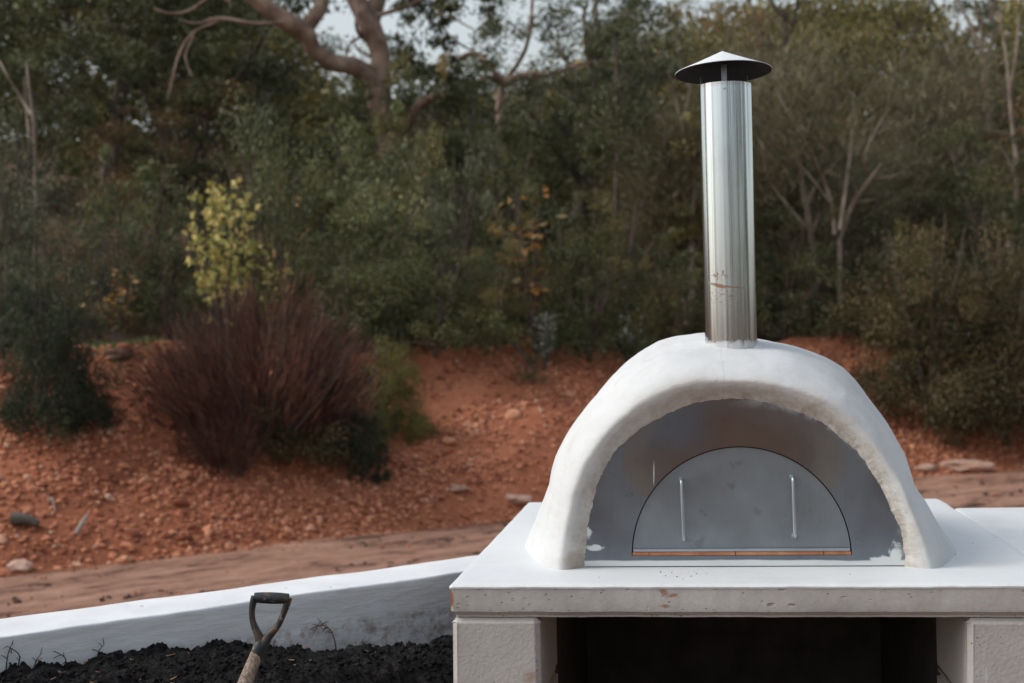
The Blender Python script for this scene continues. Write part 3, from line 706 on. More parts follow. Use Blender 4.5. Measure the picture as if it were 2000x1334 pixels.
# grass tufts on the bank crest
def tuft(px, e, n, wpx, label, h=.14):
    c = bank_pt(px, e); P = np.array([c[:]]) + RNG.normal(size=(n,3))*np.array([wpx, .3, 0]); 
    for i in range(n):
        u, d = to_ud(P[i,0], P[i,1]); P[i,2] = ground_z(u, d) + h*.4
    V, F, A = leaves(P, h*(.6+.8*RNG.random(n)), .008, (0,0,1.6), .5)
    o = np_mesh('grass', V, F, A, LM['grass']); props(o, label, 'grass', kind='stuff'); return o
tuft(1140, 3.5, 900, .28, 'green grass patch on the bank crest near the dome')
tuft(240, 3.4, 700, .35, 'pale grass on the bank crest beside the dark stump', .1)

# ---------------------------------------------------------------- retaining wall
def m_wallpaint():
    T = NT('white_wall_paint', .75, .25)
    st = T.scaled((1.5, 1.5, 9.))
    c = T.mix(T.mr(T.noise(3, 6, .6, st), .35, .75), (.74,.755,.77), (.60,.615,.635))
    c = T.mix(T.mr(T.noise(1.3, 4), .45, .8, 0, .25), c, (.45,.44,.42))
    X = T.xyz()
    spl = T.math('MULTIPLY', T.mr(X[2], .972, .945), T.mr(T.noise(30, 6, .7), .46, .66))
    c = T.mix(T.math('MULTIPLY', spl, .75), c, (.24,.15,.10))
    n = T.bump(T.noise(18, 4, .6, T.scaled((.5,.5,2.))), .35, .012)
    pit = T.mr(T.voro(11, rnd=1), .10, .03)
    n = T.bump(pit, .5, -.012, n)
    return T.done(c, n)
M_wall = m_wallpaint()
WZ = 1.05
def wall():
    f0, f1 = on_z(0, 1243, WZ), on_z(891, 1118, WZ); b0, b1 = on_z(0, 1206, WZ), on_z(925, 1086.5, WZ)
    f0, f1, b0, b1 = [Vector((v.x, v.y)) for v in (f0, f1, b0, b1)]
    dr = (f1-f0).normalized(); nb = Vector((-dr.y, dr.x)); th = ((b0-f0).dot(nb) + (b1-f0).dot(nb))/2
    s0, s1 = -2.6, 2.85; N = 260
    prof = [(-.0, 0), (0, WZ-.30), (0, WZ-.24), (0, WZ-.18), (0, WZ-.12), (0, WZ-.06), (0, WZ-.012), (0, WZ-.006), (.001, WZ-.003), (.003, WZ-.001), (.006, WZ), (.012, WZ), (.020, WZ), (th*.35, WZ+.001), (th*.65, WZ+.001), (th-.012, WZ), (th-.004, WZ-.004), (th, WZ-.012), (th, 0)]
    m = MB(); V = []
    for i in range(N+1):
        s = s0+(s1-s0)*i/N
        for k, (a, z) in enumerate(prof):
            p = f0 + dr*s + nb*a; q = Vector((p.x, p.y, z))
            nn = noise.noise(Vector((s*3, a*8, z*6)))*.004 + noise.noise(Vector((s*14, a*20, z*25)))*.0015
            if 0 < k < len(prof)-1: q += Vector((nb.x*nn, nb.y*nn, nn*.7))
            V.append(q)
    n = len(prof); F = [(i*n+k, (i+1)*n+k, (i+1)*n+k+1, i*n+k+1) for i in range(N) for k in range(n-1)]
    F += [tuple(range(n)), tuple(range(N*n, N*n+n))[::-1]]
    m.add(V, F); o = m.build('garden_wall', M_wall, None, True); o.data.set_sharp_from_angle(angle=radians(28)); base = f0+dr*.6
    rebase(o, (base.x, base.y, 0)); props(o, 'low white rendered wall running from the left edge behind the black soil', 'wall')
    return f0, dr, nb, th
WF0, WDR, WNB, WTH = wall()

# ---------------------------------------------------------------- soil bed
def m_soil():
    T = NT('black_garden_soil', .95, .15)
    c = T.ramp(T.mr(T.noise(30, 8, .7), .35, .7), [(0, (.006,.0055,.006)), (.6, (.018,.0165,.017)), (1, (.05,.046,.047))])
    return T.done(c, T.bump(T.noise(90, 8, .75), .9, .012))
M_soil = m_soil()
_sp = [0, 60, 130, 200, 300, 360, 420, 480, 530, 600, 625, 680, 740, 768, 800, 845, 880]
_sy = [1316, 1302, 1290, 1284, 1266, 1262, 1260, 1270, 1273, 1289, 1276, 1280, 1290, 1293, 1284, 1258, 1262]
_ss = []; _sz = []
for px, py in zip(_sp, _sy):
    r_ = ray(px, py); 
    # meet the front face of the wall
    o2 = Vector((CAM.x, CAM.y)) - WF0; t = -(o2.dot(WNB))/Vector((r_.x, r_.y)).dot(WNB)
    P_ = CAM + r_*t; _ss.append((Vector((P_.x, P_.y))-WF0).dot(WDR)); _sz.append(P_.z)
def soil_z(s, a):          # s along the wall, a metres in front of it
    z = float(np.interp(s, _ss, _sz)); m_ = .93
    k = min(a/.35, 1); z = z*(1-k) + m_*k + .012*(1-abs(2*k-1))
    if a > .45: z -= (a-.45)*.75
    p = Vector((s, a, 0))
    z += .018*noise.noise(p*9) + .016*noise.noise(p*21) + .013*noise.noise(p*48+Vector((3,3,3))) + .010*noise.noise(p*105) + .006*noise.noise(p*220)
    return max(z, 0.0)
def soil():
    s0, s1 = -2.0, 1.62; NS, NA = 760, 200; V = []; 
    for j in range(NA+1):
        a = -.01 + 1.75*(j/NA)**1.3
        for i in range(NS+1):
            s = s0+(s1-s0)*i/NS; p = WF0 + WDR*s - WNB*a
            V.append((min(p.x, -.528) if p.y > 3.0 else p.x, p.y, soil_z(s, a)))
    F = [(j*(NS+1)+i, (j+1)*(NS+1)+i, (j+1)*(NS+1)+i+1, j*(NS+1)+i+1) for j in range(NA) for i in range(NS)]
    o = np_mesh('soil', np.array(V), np.array(F), np.zeros(len(V)), M_soil)
    o.data.polygons.foreach_set('use_smooth', [True]*len(F)); props(o, 'black crumbly soil heaped in the bed against the white wall', kind='structure')
    items = []
    for i in range(14000):
        s = random.uniform(-.1, 1.45); a = random.random()**.8*.55; p = WF0 + WDR*s - WNB*a
        if p.x > -.54: continue
        r = .0012+.0085*random.random()**5; items.append((p.x, p.y, soil_z(s, a)+r*.1, r, random.random()*6, random.uniform(-1, 1), 0))
    c = merge_scatter('clods', RPn, items, M_soil, o); c['kind'] = 'stuff'
soil()
# chips and little stems on the soil
def soil_pt(s, a, dz=0): p = WF0+WDR*s-WNB*a; return Vector((p.x, p.y, soil_z(s, a)+dz))
M_chip = m_plain('orange_wood_chip', (.34,.17,.09), (.5,.30,.18))
M_dry = m_plain('dry_brown_stalk', (.10,.06,.045), (.22,.14,.10))
m = MB()
chips = [(random.uniform(.05, 1.3), random.uniform(.02, .33)) for _ in range(46)]
for (s, a) in chips:
    p = soil_pt(s, a, .004); an = random.random()*6; l = random.uniform(.004, .016); dv = Vector((cos(an), sin(an), random.uniform(-.3,.5)))*l
    m.tube([p-dv, p+dv], [.0016, .0009], 5)
o = m.build('wood_chips', M_chip); props(o, 'tiny orange wood chips strewn over the black soil', 'chips', kind='stuff')
def sprig(label, s, pts, mat=M_dry, extra=0, spread=.02):
    m = MB(); b = soil_pt(s, .012); P = [b+Vector((WDR.x*x, WDR.y*x, z)) for (x, z) in pts]; sp = smoothpath(P, 5)
    m.tube(sp, interp_list([.0022,.0014,.0007], len(sp)), 5)
    for i in range(extra):
        q = sp[random.randrange(len(sp)//3, len(sp))]; d_ = Vector((random.gauss(0,1), random.gauss(0,.5)-.3, random.gauss(.3,.8)))*spread
        m.tube([q, q+d_*.5, q+d_+Vector((0,0,-.003))], [.0012,.0009,.0005], 4)
    o = m.build('dry_stem', mat, None, True); rebase(o, b); props(o, label, 'dry stem')
sfor = lambda px: float(np.interp(px, _sp, _ss))
sprig('arched dry stem leaning on the white wall right of the shovel', sfor(652), [(0,0),(-.004,.03),(-.02,.062),(-.045,.074),(-.062,.072)], extra=26, spread=.016)
sprig('short dry stem by the wall halfway to the oven block', sfor(718), [(0,0),(-.008,.02),(-.022,.045)], extra=14, spread=.012)
sprig('stubby brown stalk standing in the soil before the wall', sfor(735), [(0,-.005),(.002,.012),(.004,.022)], extra=4, spread=.01)
sprig('tiny dry stem directly right of the shovel socket', sfor(530), [(0,0),(.002,.02),(.006,.032)], extra=3, spread=.008)
M_weed = m_plain('dark_green_weed', (.02,.028,.014), (.06,.065,.035))
for i, (px, h, lab) in enumerate([(8,.07,'thin dark weed at the very left edge of the soil'), (30,.05,'thin dark weed second from the left edge'), (62,.035,'low weed between the left edge and the pale grass stalk'),
                             (120,.045,'single weed stalk leaning right on the left soil'), (185,.03,'bent grass stalk touching the wall left of the soil mound')]):
    sprig(lab, sfor(px), [(0,-.01),(.006,h*.5),(.02*(-1)**i,h)], M_weed, extra=4, spread=.013)

# ---------------------------------------------------------------- shovel
def shovel():
    D = 3.20
    r = root('shovel', soil_pt(sfor(470), .34), 'worn garden shovel with dark d-shaped grip stuck in the black soil', 'shovel')
    def m_plastic():
        T = NT('worn_black_grip_plastic', .45, .4)
        c = T.mix(T.mr(T.noise(28, 6, .7), .5, .72), (.022,.028,.03), (.15,.085,.045))
        c = T.mix(T.mr(T.noise(60, 3), .62, .75), c, (.28,.27,.25))
        return T.done(c, T.bump(T.noise(120, 5), .25, .002))
    def m_shaft():
        T = NT('weathered_shaft_wood', .8, .2)
        g_ = T.noise(40, 6, .6, T.scaled((4,4,.35)))
        return T.done(T.ramp(T.mr(g_, .3, .7), [(0,(.07,.05,.038)),(.5,(.22,.165,.13)),(1,(.36,.29,.24))]), T.bump(g_, .5, .004))
    MP = m_plastic(); px = lambda v: v/FPX*D
    m = MB()
    A = lambda x, y, dd=0: at(x, y, D+dd)
    arms_l = [(498,1166),(494,1178),(492,1196),(494,1214),(500,1230),(507,1246),(509,1262),(505,1278)]
    arms_r = [(563,1168),(560,1180),(553,1200),(545,1218),(534,1232),(523,1244),(515,1258),(508,1278)]
    for arm in (arms_l, arms_r):
        sp = smoothpath([A(*p) for p in arm], 4); m.tube(sp, [px(q) for q in interp_list([8,7,6,6,7.5,9,12,13], len(sp))], 12)
    sp = smoothpath([A(512,1245), A(508,1262), A(502,1284)], 5); m.tube(sp, [px(q) for q in interp_list([7,14,15], len(sp))], 14)
    m.build('grip_frame', MP, r, True)
    m = MB(); sp = smoothpath([A(497,1167), A(512,1167.5), A(530,1168), A(548,1168.5), A(564,1169)], 3)
    m.tube(sp, [px(q) for q in interp_list([9.5,11,11.5,11,9.5], len(sp))], 16)
    m.build('grip', MP, r, True)
    m = MB(); a = A(501.5,1277); b = at(478,1336,D-.05); dr = (b-a); 
    m.tube([a, a+dr, a+dr*3, a+dr*4.6], [px(12.5), px(14.5), px(15.5), px(14)], 16)
    m.build('shaft', m_shaft(), r, True)
    m = MB(); e = a+dr*4.3; dn = dr.normalized(); side = dn.cross(Vector((0,1,0))).normalized(); nn = side.cross(dn)
    rows = [(0,.018,.018),(.06,.03,.015),(.10,.09,.008),(.20,.10,.01),(.30,.085,.012),(.36,.02,.014)]; V = []; F = []
    for (t, wd, cu) in rows:
        for k in range(7):
            f = (k-3)/3; V.append(e + dn*t + side*wd*f + nn*(cu*f*f))
    for j in range(5):
        for k in range(6): F.append((j*7+k, j*7+k+1, (j+1)*7+k+1, (j+1)*7+k))
    m.add(V, F); bl = m.build('blade', m_plain('rusty_steel', (.08,.05,.04), (.2,.16,.14), .5, metal=.6), r, True)
    md = bl.modifiers.new('thick', 'SOLIDIFY'); md.thickness = .003
shovel()

# ---------------------------------------------------------------- stand: slabs and blocks
SX0, SX1, SY0, SY1, SZ = -.522, .783, 3.055, 4.63, 1.203
def m_slab(name, seed, stain=True):
    T = NT(name, .8, .25)
    X = T.xyz(); v = T.node('ShaderNodeVectorMath', {0: T.pos, 1: (seed, seed*2, 0)}, operation='ADD').outputs[0]
    con = T.mix(T.mr(T.noise(6, 7, .6, v), .3, .7), (.42,.40,.38), (.56,.54,.52))
    con = T.mix(T.mr(T.noise(120, 3, .6), .35, .75, 0, .22), con, (.26,.235,.22))
    pits = T.math('MULTIPLY', T.mr(T.voro(95, T.scaled((.6,1.,1.))), .20, .12), T.mr(T.noise(26, 3), .46, .54))
    big = T.math('MULTIPLY', T.mr(T.voro(38, T.scaled((.45,1.,1.))), .16, .10), T.mr(T.noise(9, 2), .47, .55))
    pit = T.math('MAXIMUM', pits, big)
    con = T.mix(T.math('MULTIPLY', T.math('MULTIPLY', pit, T.mr(T.noise(60, 5, .7), .4, .6)), .6), con, (.13,.115,.10))
    if stain:
        p1 = on_y(1303, 1160, 3.055); p2 = on_y(1301, 1184, 3.055); p3 = on_y(882, 1168, 3.06)
        s1 = T.math('MAXIMUM', T.ell(p1.x-.006, p1.z+.003, .012, .007, 2.6, 70, .9, -.7), T.ell(p1.x+.012, p1.z-.003, .013, .0035, 2.2, 80, .8, .25)); s2 = T.ell(p2.x, p2.z, .009, .004, 2.0, 90, .8)
        s3 = T.ell(p3.x-.002, p3.z, .006, .02, 1.5, 60, .5)
        con = T.mix(T.math('MULTIPLY', T.math('MAXIMUM', s1, s2), .75), con, (.30,.13,.07)); con = T.mix(s3, con, (.22,.08,.045))
    wp = T.mix(T.mr(T.noise(2.2, 5), .4, .75, 0, 1), (.70,.72,.73), (.63,.645,.655))
    wp = T.mix(T.mr(T.noise(5, 7, .7), .54, .75, 0, .38), wp, (.50,.495,.49))
    wp = T.mix(T.mr(T.noise(170, 2), .70, .76, 0, .35), wp, (.35,.34,.33))
    edge = T.math('ADD', X[2], T.math('MULTIPLY', T.math('SUBTRACT', T.noise(9, 5), .5), .006))
    k = T.mr(edge, SZ-.0105, SZ-.0085)
    c = T.mix(k, con, wp)
    h = T.math('SUBTRACT', T.math('MULTIPLY', T.noise(150, 5, .6), .25), T.math('MULTIPLY', pit, T.math('SUBTRACT', 1., k)))
    n = T.bump(h, .7, .0035); n = T.bump(T.noise(12, 3), .25, .006, n)
    return T.done(c, n, T.mr(k, 0, 1, .85, .5))
def slab(name, x0, x1, y0, y1, z1, th, mat, parent):
    lev = [(-th, .011), (-th+.004, .010), (-th+.013, .001), (-th+.02, .0), (-th*.5, 0), (-.016, 0), (-.0085, 0), (-.0078, -.0018), (-.0045, -.0022), (-.0015, .0008), (-.0003, .006), (0, .016), (0, .04)]
    nx, ny = 220, 40; V = []
    def loop(ins, z):
        L = []; a0, a1, b0, b1 = x0+ins, x1-ins, y0+ins, y1-ins; c = .006
        L += [(a0+c+(a1-a0-2*c)*i/nx, b0) for i in range(nx+1)]
        L += [(a1, b0+c+(b1-b0-2*c)*i/ny) for i in range(ny+1)]
        L += [(a1-c-(a1-a0-2*c)*i/nx, b1) for i in range(nx+1)]
        L += [(a0, b1-c-(b1-b0-2*c)*i/ny) for i in range(ny+1)]
        out = []
        for (x, y) in L:
            q = Vector((x, y, z1+z)); nn = Vector((noise.noise(q*13)*.0012, noise.noise(q*13+Vector((5,5,5)))*.0012 + noise.noise(q*45)*.0008, (noise.noise(q*11+Vector((9,0,0)))*.0012 + noise.noise(q*40)*.0007) if z < -.001 else 0))
            out.append(q+nn)
        return out
    for z, ins in lev: V += loop(ins, z)
    n = len(V)//len(lev); F = [(j*n+i, j*n+(i+1)%n, (j+1)*n+(i+1)%n, (j+1)*n+i) for j in range(len(lev)-1) for i in range(n)]
    F += [tuple(range(n))[::-1], tuple((len(lev)-1)*n+i for i in range(n))]
    m = MB(); m.add(V, F); o = m.build(name, mat, parent, False)
    me = o.data; me.polygons.foreach_set('use_smooth', [True]*(len(me.polygons)-2)+[False, False]); me.set_sharp_from_angle(angle=radians(24)); return o
def m_block():
    T = NT('grey_concrete_block', .9, .2)
    c = T.mix(T.mr(T.noise(5, 7, .6), .3, .7), (.43,.405,.385), (.54,.515,.495))
    c = T.mix(T.mr(T.noise(160, 3), .3, .7, 0, .25), c, (.26,.235,.22))
    pit = T.math('MULTIPLY', T.mr(T.voro(85), .18, .10), T.mr(T.noise(20, 3), .54, .6)); c = T.mix(T.math('MULTIPLY', pit, .6), c, (.10,.09,.08))
    p = on_y(1035, 1322, 3.06); c = T.mix(T.math('MULTIPLY', T.ell(p.x, p.z, .012, .012, 2.4, 80, 1.), .6), c, (.34,.19,.12))
    p = on_y(1926, 1320, 3.06); c = T.mix(T.ell(p.x, p.z, .003, .018, .7, 40, .6), c, (.55,.55,.56))
    h = T.math('SUBTRACT', T.math('MULTIPLY', T.noise(140, 5), .5), pit)
    return T.done(c, T.bump(h, .7, .004))
stand = root('oven_stand', (.13, 3.8, 0), 'concrete block stand with white painted slab top carrying the oven', 'stand')
M_slab = m_slab('painted_slab_concrete', 0.)
slab('slab', SX0, SX1, SY0, SY1, SZ, .071, M_slab, stand)
bench = root('side_bench', (1.5, 3.7, 0), 'white painted slab bench adjoining the oven stand at the right edge', 'bench')
slab('slab', SX1+.004, 2.35, SY0+.001, 4.377, SZ+.0005, .071, m_slab('painted_bench_concrete', 3.3, False), bench)
M_block = m_block()
M_mortar = m_plain('pink_grey_mortar', (.30,.25,.23), (.42,.36,.34))
BT = SZ-.071-.0015
M_cave = m_plain('shade_darkened_block', (.045,.042,.04), (.075,.07,.068))  # shade of the recess put into the colour of the inner walls
def block(x0, x1, y0, y1, z0, z1, parent, ch=.011):
    m = MB(); m.box((x0, y0, z0), (x1, y1, z1), ch)
    o = m.build('block', M_block, parent)
    b = o.modifiers.new('soft', 'BEVEL'); b.width = .002; b.segments = 2; b.limit_method = 'ANGLE'; b.angle_limit = radians(25)
    return o
xl1 = on_y(1055, 1260, 3.06).x; xr0 = on_y(1890, 1260, 3.06).x
for k in range(6):
    z1 = BT-.2*k; z0 = z1-.192 if k < 5 else 0
    block(SX0+.002, xl1, 3.060, 3.45, z0, z1, stand); block(xr0, xr0+.19, 3.060, 3.45, z0, z1, stand)
    block(1.95, 2.14, 3.060, 3.45, z0, z1, bench)
    if k < 5:
        for (a, b, P) in ((SX0+.006, xl1-.004, stand), (xr0+.004, xr0+.186, stand), (1.954, 2.136, bench)):
            m = MB(); m.box((a, 3.066, z0-.008), (b, 3.446, z0)); m.build('mortar_joint', M_mortar, P)
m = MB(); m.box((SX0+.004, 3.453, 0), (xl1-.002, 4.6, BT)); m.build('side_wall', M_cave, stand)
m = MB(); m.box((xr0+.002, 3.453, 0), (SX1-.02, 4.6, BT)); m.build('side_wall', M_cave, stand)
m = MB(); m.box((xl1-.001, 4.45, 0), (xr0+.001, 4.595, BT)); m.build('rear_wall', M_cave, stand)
m = MB(); m.box((1.952, 3.453, 0), (2.138, 4.3, BT)); m.build('side_wall', M_block, bench)
m = MB(); m.box((SX1+.01, 4.2, 0), (1.95, 4.34, BT)); m.build('rear_wall', M_block, bench)

# ---------------------------------------------------------------- oven
YP = 3.29
CX = .125
oven = root('pizza_oven', (CX, 3.75, SZ), 'white plastered wood fired pizza oven with steel arched front and flue', 'pizza oven')
def polar(pts):
    a = np.array([atan2(p[1]-SZ, p[0]-CX) for p in pts]); r = np.array([sqrt((p[0]-CX)**2+(p[1]-SZ)**2) for p in pts])
    i = np.argsort(a); return a[i], r[i]
I_px = [(1772,1106),(1764,1050),(1750,1010),(1733,970),(1710,928),(1680,886),(1642,850),(1590,815),(1535,791),(1480,779),(1420,777),(1370,782),(1325,795),(1282,815),(1240,842),(1205,875),(1178,915),(1160,960),(1148,1010),(1142,1060),(1140,1110)]
I_c = polar([(on_y(x, y, YP).x, on_y(x, y, YP).z) for x, y in I_px])
YO = 3.72
O_px = [(1850,1080),(1822,1028),(1803,991),(1791,968),(1780,949),(1767,925),(1763,905),(1757,878),(1743,853),(1729,828),(1710,801),(1688,771),(1666,743),(1641,718),(1611,699),(1572,683),(1534,670),(1482,660),(1430,655),(1377,653),(1330,657),(1287,667),(1253,684),(1220,706),(1187,740),(1160,771),(1135,804),(1113,834),(1097,864),(1087,888),(1081,911),(1076,936),(1067,960),(1058,984),(1050,1009),(1041,1035),(1032,1060)]
O_c = polar([(on_y(x, y, YO).x, on_y(x, y, YO).z) for x, y in O_px])
def rI(a): return float(np.interp(a, *I_c))
def rO(a): return float(np.interp(a, *O_c))
# profile from the plate edge outwards and back: (w, y, scale)
PR = [(-.05, 3.293, 1), (.0, 3.286, 1), (.05, 3.279, 1), (.12, 3.268, 1), (.22, 3.257, 1), (.34, 3.257, 1), (.48, 3.285, 1), (.62, 3.338, 1), (.76, 3.418, 1), (.88, 3.515, 1), (.97, 3.62, 1),
      (1.0, 3.74, .998), (1, 3.88, .97), (1, 4.02, .90), (1, 4.15, .78), (1, 4.26, .60), (1, 4.33, .38), (1, 4.365, .16), (1, 4.37, .02)]
def dome():
    NP = 150; NA_ = 460
    t = np.linspace(0, len(PR)-1, NP); 
    # denser near the rim
    t = (len(PR)-1)*np.linspace(0, 1, NP)**1.35
    W = catm(PR, 0, t); Y = catm(PR, 1, t); Sg = catm(PR, 2, t)
    V = []; A = []
    for i in range(NA_+1):
        a = pi*i/NA_; ri, ro = rI(a), rO(a)
        for j in range(NP):
            w_ = W[j]; r = (ri + (ro-ri)*w_)*Sg[j]; y = Y[j]
            x = CX + cos(a)*r; z = SZ + sin(a)*r
            # fillet where the plaster meets the slab
            hgt = z-SZ; fl = max(0, 1-hgt/.07)**2*.012*min(max(w_*1.3-.1, 0), 1)*(1 if t[j] < 15 else 0)
            x += fl*cos(a); 
            q = Vector((x, y, z))
            lo = noise.noise(q*4.2)*(.009 if w_ > .35 else .009*max(w_,0)/.35) + noise.noise(q*11)*.0035 + noise.noise(q*30)*.0008
            k = max(0, 1-abs(w_-.02)/.17) if t[j] < 8 else 0
            ro_ = (noise.noise(q*26)*.0024 + noise.noise(q*75)*.0020 + noise.noise(q*170)*.0014)*k
            rag = (noise.noise(Vector((a*6, 0, 4)))*.004 + noise.noise(Vector((a*23, 0, 9)))*.0038 + noise.noise(Vector((a*75, 2, 9)))*.0026)*max(0, 1-abs(w_)/.12) if t[j] < 6 else 0
            edgefade = min(max(z-SZ, 0)/.03, 1)
            rr = lo+ro_+rag
            V.append((x + cos(a)*rr, y - (ro_*1.2+lo*.3), max(z + sin(a)*rr, SZ-.004)))
            A.append(w_ if t[j] < 11 else 1.0)
    n = NP; F = [(i*n+j, i*n+j+1, (i+1)*n+j+1, (i+1)*n+j) for i in range(NA_) for j in range(n-1)]
    T = NT('white_oven_render', .8, .2)
    w_ = T.attr('tint'); X = T.xyz()
    wn = T.math('ADD', w_, T.math('MULTIPLY', T.math('SUBTRACT', T.noise(9, 8, .7), .5), .55))
    rough_zone = T.mr(wn, .33, .02)
    white = T.mix(T.mr(T.noise(3.3, 6, .6), .35, .72), (.635,.65,.655), (.545,.555,.56))
    white = T.mix(T.mr(T.noise(14, 7, .72), .52, .78, 0, .40), white, (.44,.42,.39))
    white = T.mix(T.mr(T.noise(5, 5, .6, T.scaled((2.2,2.2,.5))), .58, .75, 0, .25), white, (.42,.39,.35))
    beige = T.mix(T.mr(T.noise(30, 6, .7), .35, .7), (.44,.39,.335), (.70,.665,.62))
    topz = T.mr(X[2], SZ+.33, SZ+.42)
    soot = T.math('MULTIPLY', T.math('MULTIPLY', topz, T.mr(wn, .42, .1)), .40)
    c = T.mix(rough_zone, white, beige); c = T.mix(soot, c, (.36,.27,.22))
    # pale rub marks at the right foot
    p = on_y(1790, 1075, 3.5); c = T.mix(T.math('MULTIPLY', T.ell(p.x, p.z, .06, .08, 1.2, 18, .8), .22), c, (.46,.44,.42))
    p = on_z(1128, 1100, SZ); c = T.mix(T.math('MULTIPLY', T.ell(p.x+.005, SZ+.012, .022, .028, 1.5, 45, .6), .6), c, (.36,.29,.22))
    # hairline crack below the flue
    cr = T.math('ABSOLUTE', T.math('SUBTRACT', X[0], T.math('ADD', on_y(1416, 720, 3.35).x-.006, T.math('MULTIPLY', T.math('SUBTRACT', T.noise(24, 5, .7, T.scaled((0,0,1.))), .5), .035))))
    crm = T.math('MULTIPLY', T.mr(cr, .0011, .0003), T.mr(X[2], SZ+.36, SZ+.40)); c = T.mix(T.math('MULTIPLY', T.math('MULTIPLY', crm, T.mr(X[1], 3.5, 3.45)), .55), c, (.40,.37,.34))
    gr = T.math('ADD', T.math('MULTIPLY', T.noise(130, 6, .7), rough_zone), T.math('MULTIPLY', T.noise(45, 5, .6), .16))
    nn = T.bump(gr, .6, .006); nn = T.bump(T.noise(8, 6, .62, T.scaled((1.,1.,1.8))), .5, .012, nn)
    mat = T.done(c, nn)
    o = np_mesh('dome', np.array(V), np.array(F), np.array(A), mat); place_in(o, oven)
    o.data.polygons.foreach_set('use_smooth', [True]*len(F))
def catm(P, k, t):
    v = [p[k] for p in P]; out = []
    for x in t:
        i = min(int(x), len(v)-2); f = x-i; p0, p1, p2, p3 = v[max(i-1,0)], v[i], v[i+1], v[min(i+2,len(v)-1)]
        out.append(.5*(2*p1+(p2-p0)*f+(2*p0-5*p1+4*p2-p3)*f*f+(3*p1-p0-3*p2+p3)*f**3))
    return out
dome()

def m_steel(name, base0, base1, rough, heat=False, metal=.85, brush=True):
    T = NT(name, rough, .5)
    X = T.xyz(); st = T.scaled((1.5, 1., 10.)); 
    cl = T.noise(7, 6, .6); br = T.noise(30, 5, .6, T.scaled((9.,9.,.6)))
    c = T.mix(T.mr(cl, .3, .7), base0, base1)
    c = T.mix(T.mr(br, .3, .75, 0, .18), c, tuple(v*.7 for v in base0))
    sp = T.mr(T.noise(26, 4, .6), .64, .72, 0, .4); c = T.mix(sp, c, tuple(v*.55 for v in base0))
    if heat:
        dx0 = on_y(1430, 860, YP)
        h1 = T.ell(dx0.x, dx0.z-.03, .19, .125, .5, 9, .9); c = T.mix(T.math('MULTIPLY', h1, .85), c, (.150,.100,.074))
        h2 = T.math('MULTIPLY', T.ell(dx0.x, dx0.z-.04, .235, .15, .2, 6, .22), T.mr(h1, .5, .15, .0, 1)); c = T.mix(T.math('MULTIPLY', h2, .5), c, (.30,.25,.15))
        h3 = T.ell(dx0.x-.12, dx0.z+.03, .06, .05, .4, 9, 1.2); c = T.mix(T.math('MULTIPLY', h3, .5), c, (.12,.17,.24))
    r = T.mr(cl, .3, .7, rough-.05, rough+.09)
    paint = None
    if heat:
        # white paint smears: bottom strip, lower corners, right edge
        nz = T.noise(20, 6, .65); xx = T.math('MULTIPLY', T.math('SUBTRACT', T.noise(4, 3, .5, T.scaled((1.,0.,0.))), .5), .016)
        strip = T.mr(T.math('ADD', X[2], xx), SZ+.0165, SZ+.0135)
        blobs = None
        for (bx, by, rx_, rz_, ns) in ((1160,1070,.020,.006,.8),(1148,1040,.008,.011,.9),(1750,1085,.014,.024,.9),(1725,1093,.024,.007,.8),(1162,1104,.05,.008,.8)):
            p = on_y(bx, by, YP); e = T.ell(p.x, p.z, rx_, rz_, 2.4*ns, 95, .5); blobs = e if blobs is None else T.math('MAXIMUM', blobs, e)
        p = on_y(1455, 1075, YP)
        q = T.math('SQRT', T.math('ADD', T.math('POWER', T.math('DIVIDE', T.math('SUBTRACT', X[0], p.x), .358), 2.), T.math('POWER', T.math('DIVIDE', T.math('SUBTRACT', X[2], SZ+.025), .352), 2.)))
        edge = T.math('MULTIPLY', T.mr(q, .955, 1.0), T.mr(nz, .42, .6)); edge = T.math('MULTIPLY', edge, T.mr(X[0], p.x-.05, p.x+.1))
        paint = T.math('MAXIMUM', T.math('MAXIMUM', strip, blobs), T.math('MULTIPLY', edge, .6))
        # scratch
        sc_ = on_y(1277, 925, YP); s1 = T.ell(sc_.x, sc_.z, .0012, .026, .3, 40, .5, -.03); paint = T.math('MAXIMUM', paint, T.math('MULTIPLY', s1, .8))
        c = T.mix(paint, c, (.66,.69,.69))
    ins = {'Metallic': metal if paint is None else T.mr(paint, 0, 1, metal, 0)}
    if paint is not None: r = T.mix(paint, r, (.6,.6,.6)) if False else T.math('ADD', r, T.math('MULTIPLY', paint, .25))
    h = T.math('ADD', T.math('MULTIPLY', T.noise(5, 3), 1.), T.math('MULTIPLY', br, .02))
    return T.done(c, T.bump(h, .12, .01), r, **ins)
M_plate = m_steel('stained_plate_steel', (.165,.19,.225), (.225,.255,.295), .38, True)
M_door = m_steel('grey_door_steel', (.225,.262,.295), (.285,.325,.36), .42)
M_rod = m_steel('bright_rod_steel', (.36,.40,.44), (.50,.54,.58), .38, metal=.85)
M_dark = m_plain('cavity_shade', (.02,.02,.02), (.04,.035,.03))  # darkness of gaps and hollows put into the colour
dl, dr_ = on_y(1234, 1088, YP), on_y(1664, 1082, YP); DCX = (dl.x+dr_.x)/2; DR = (dr_.x-dl.x)/2; DZ = (dl.z+dr_.z)/2
DTOP = on_y(1440, 872, YP).z-DZ
tiltz = lambda x: 0.0
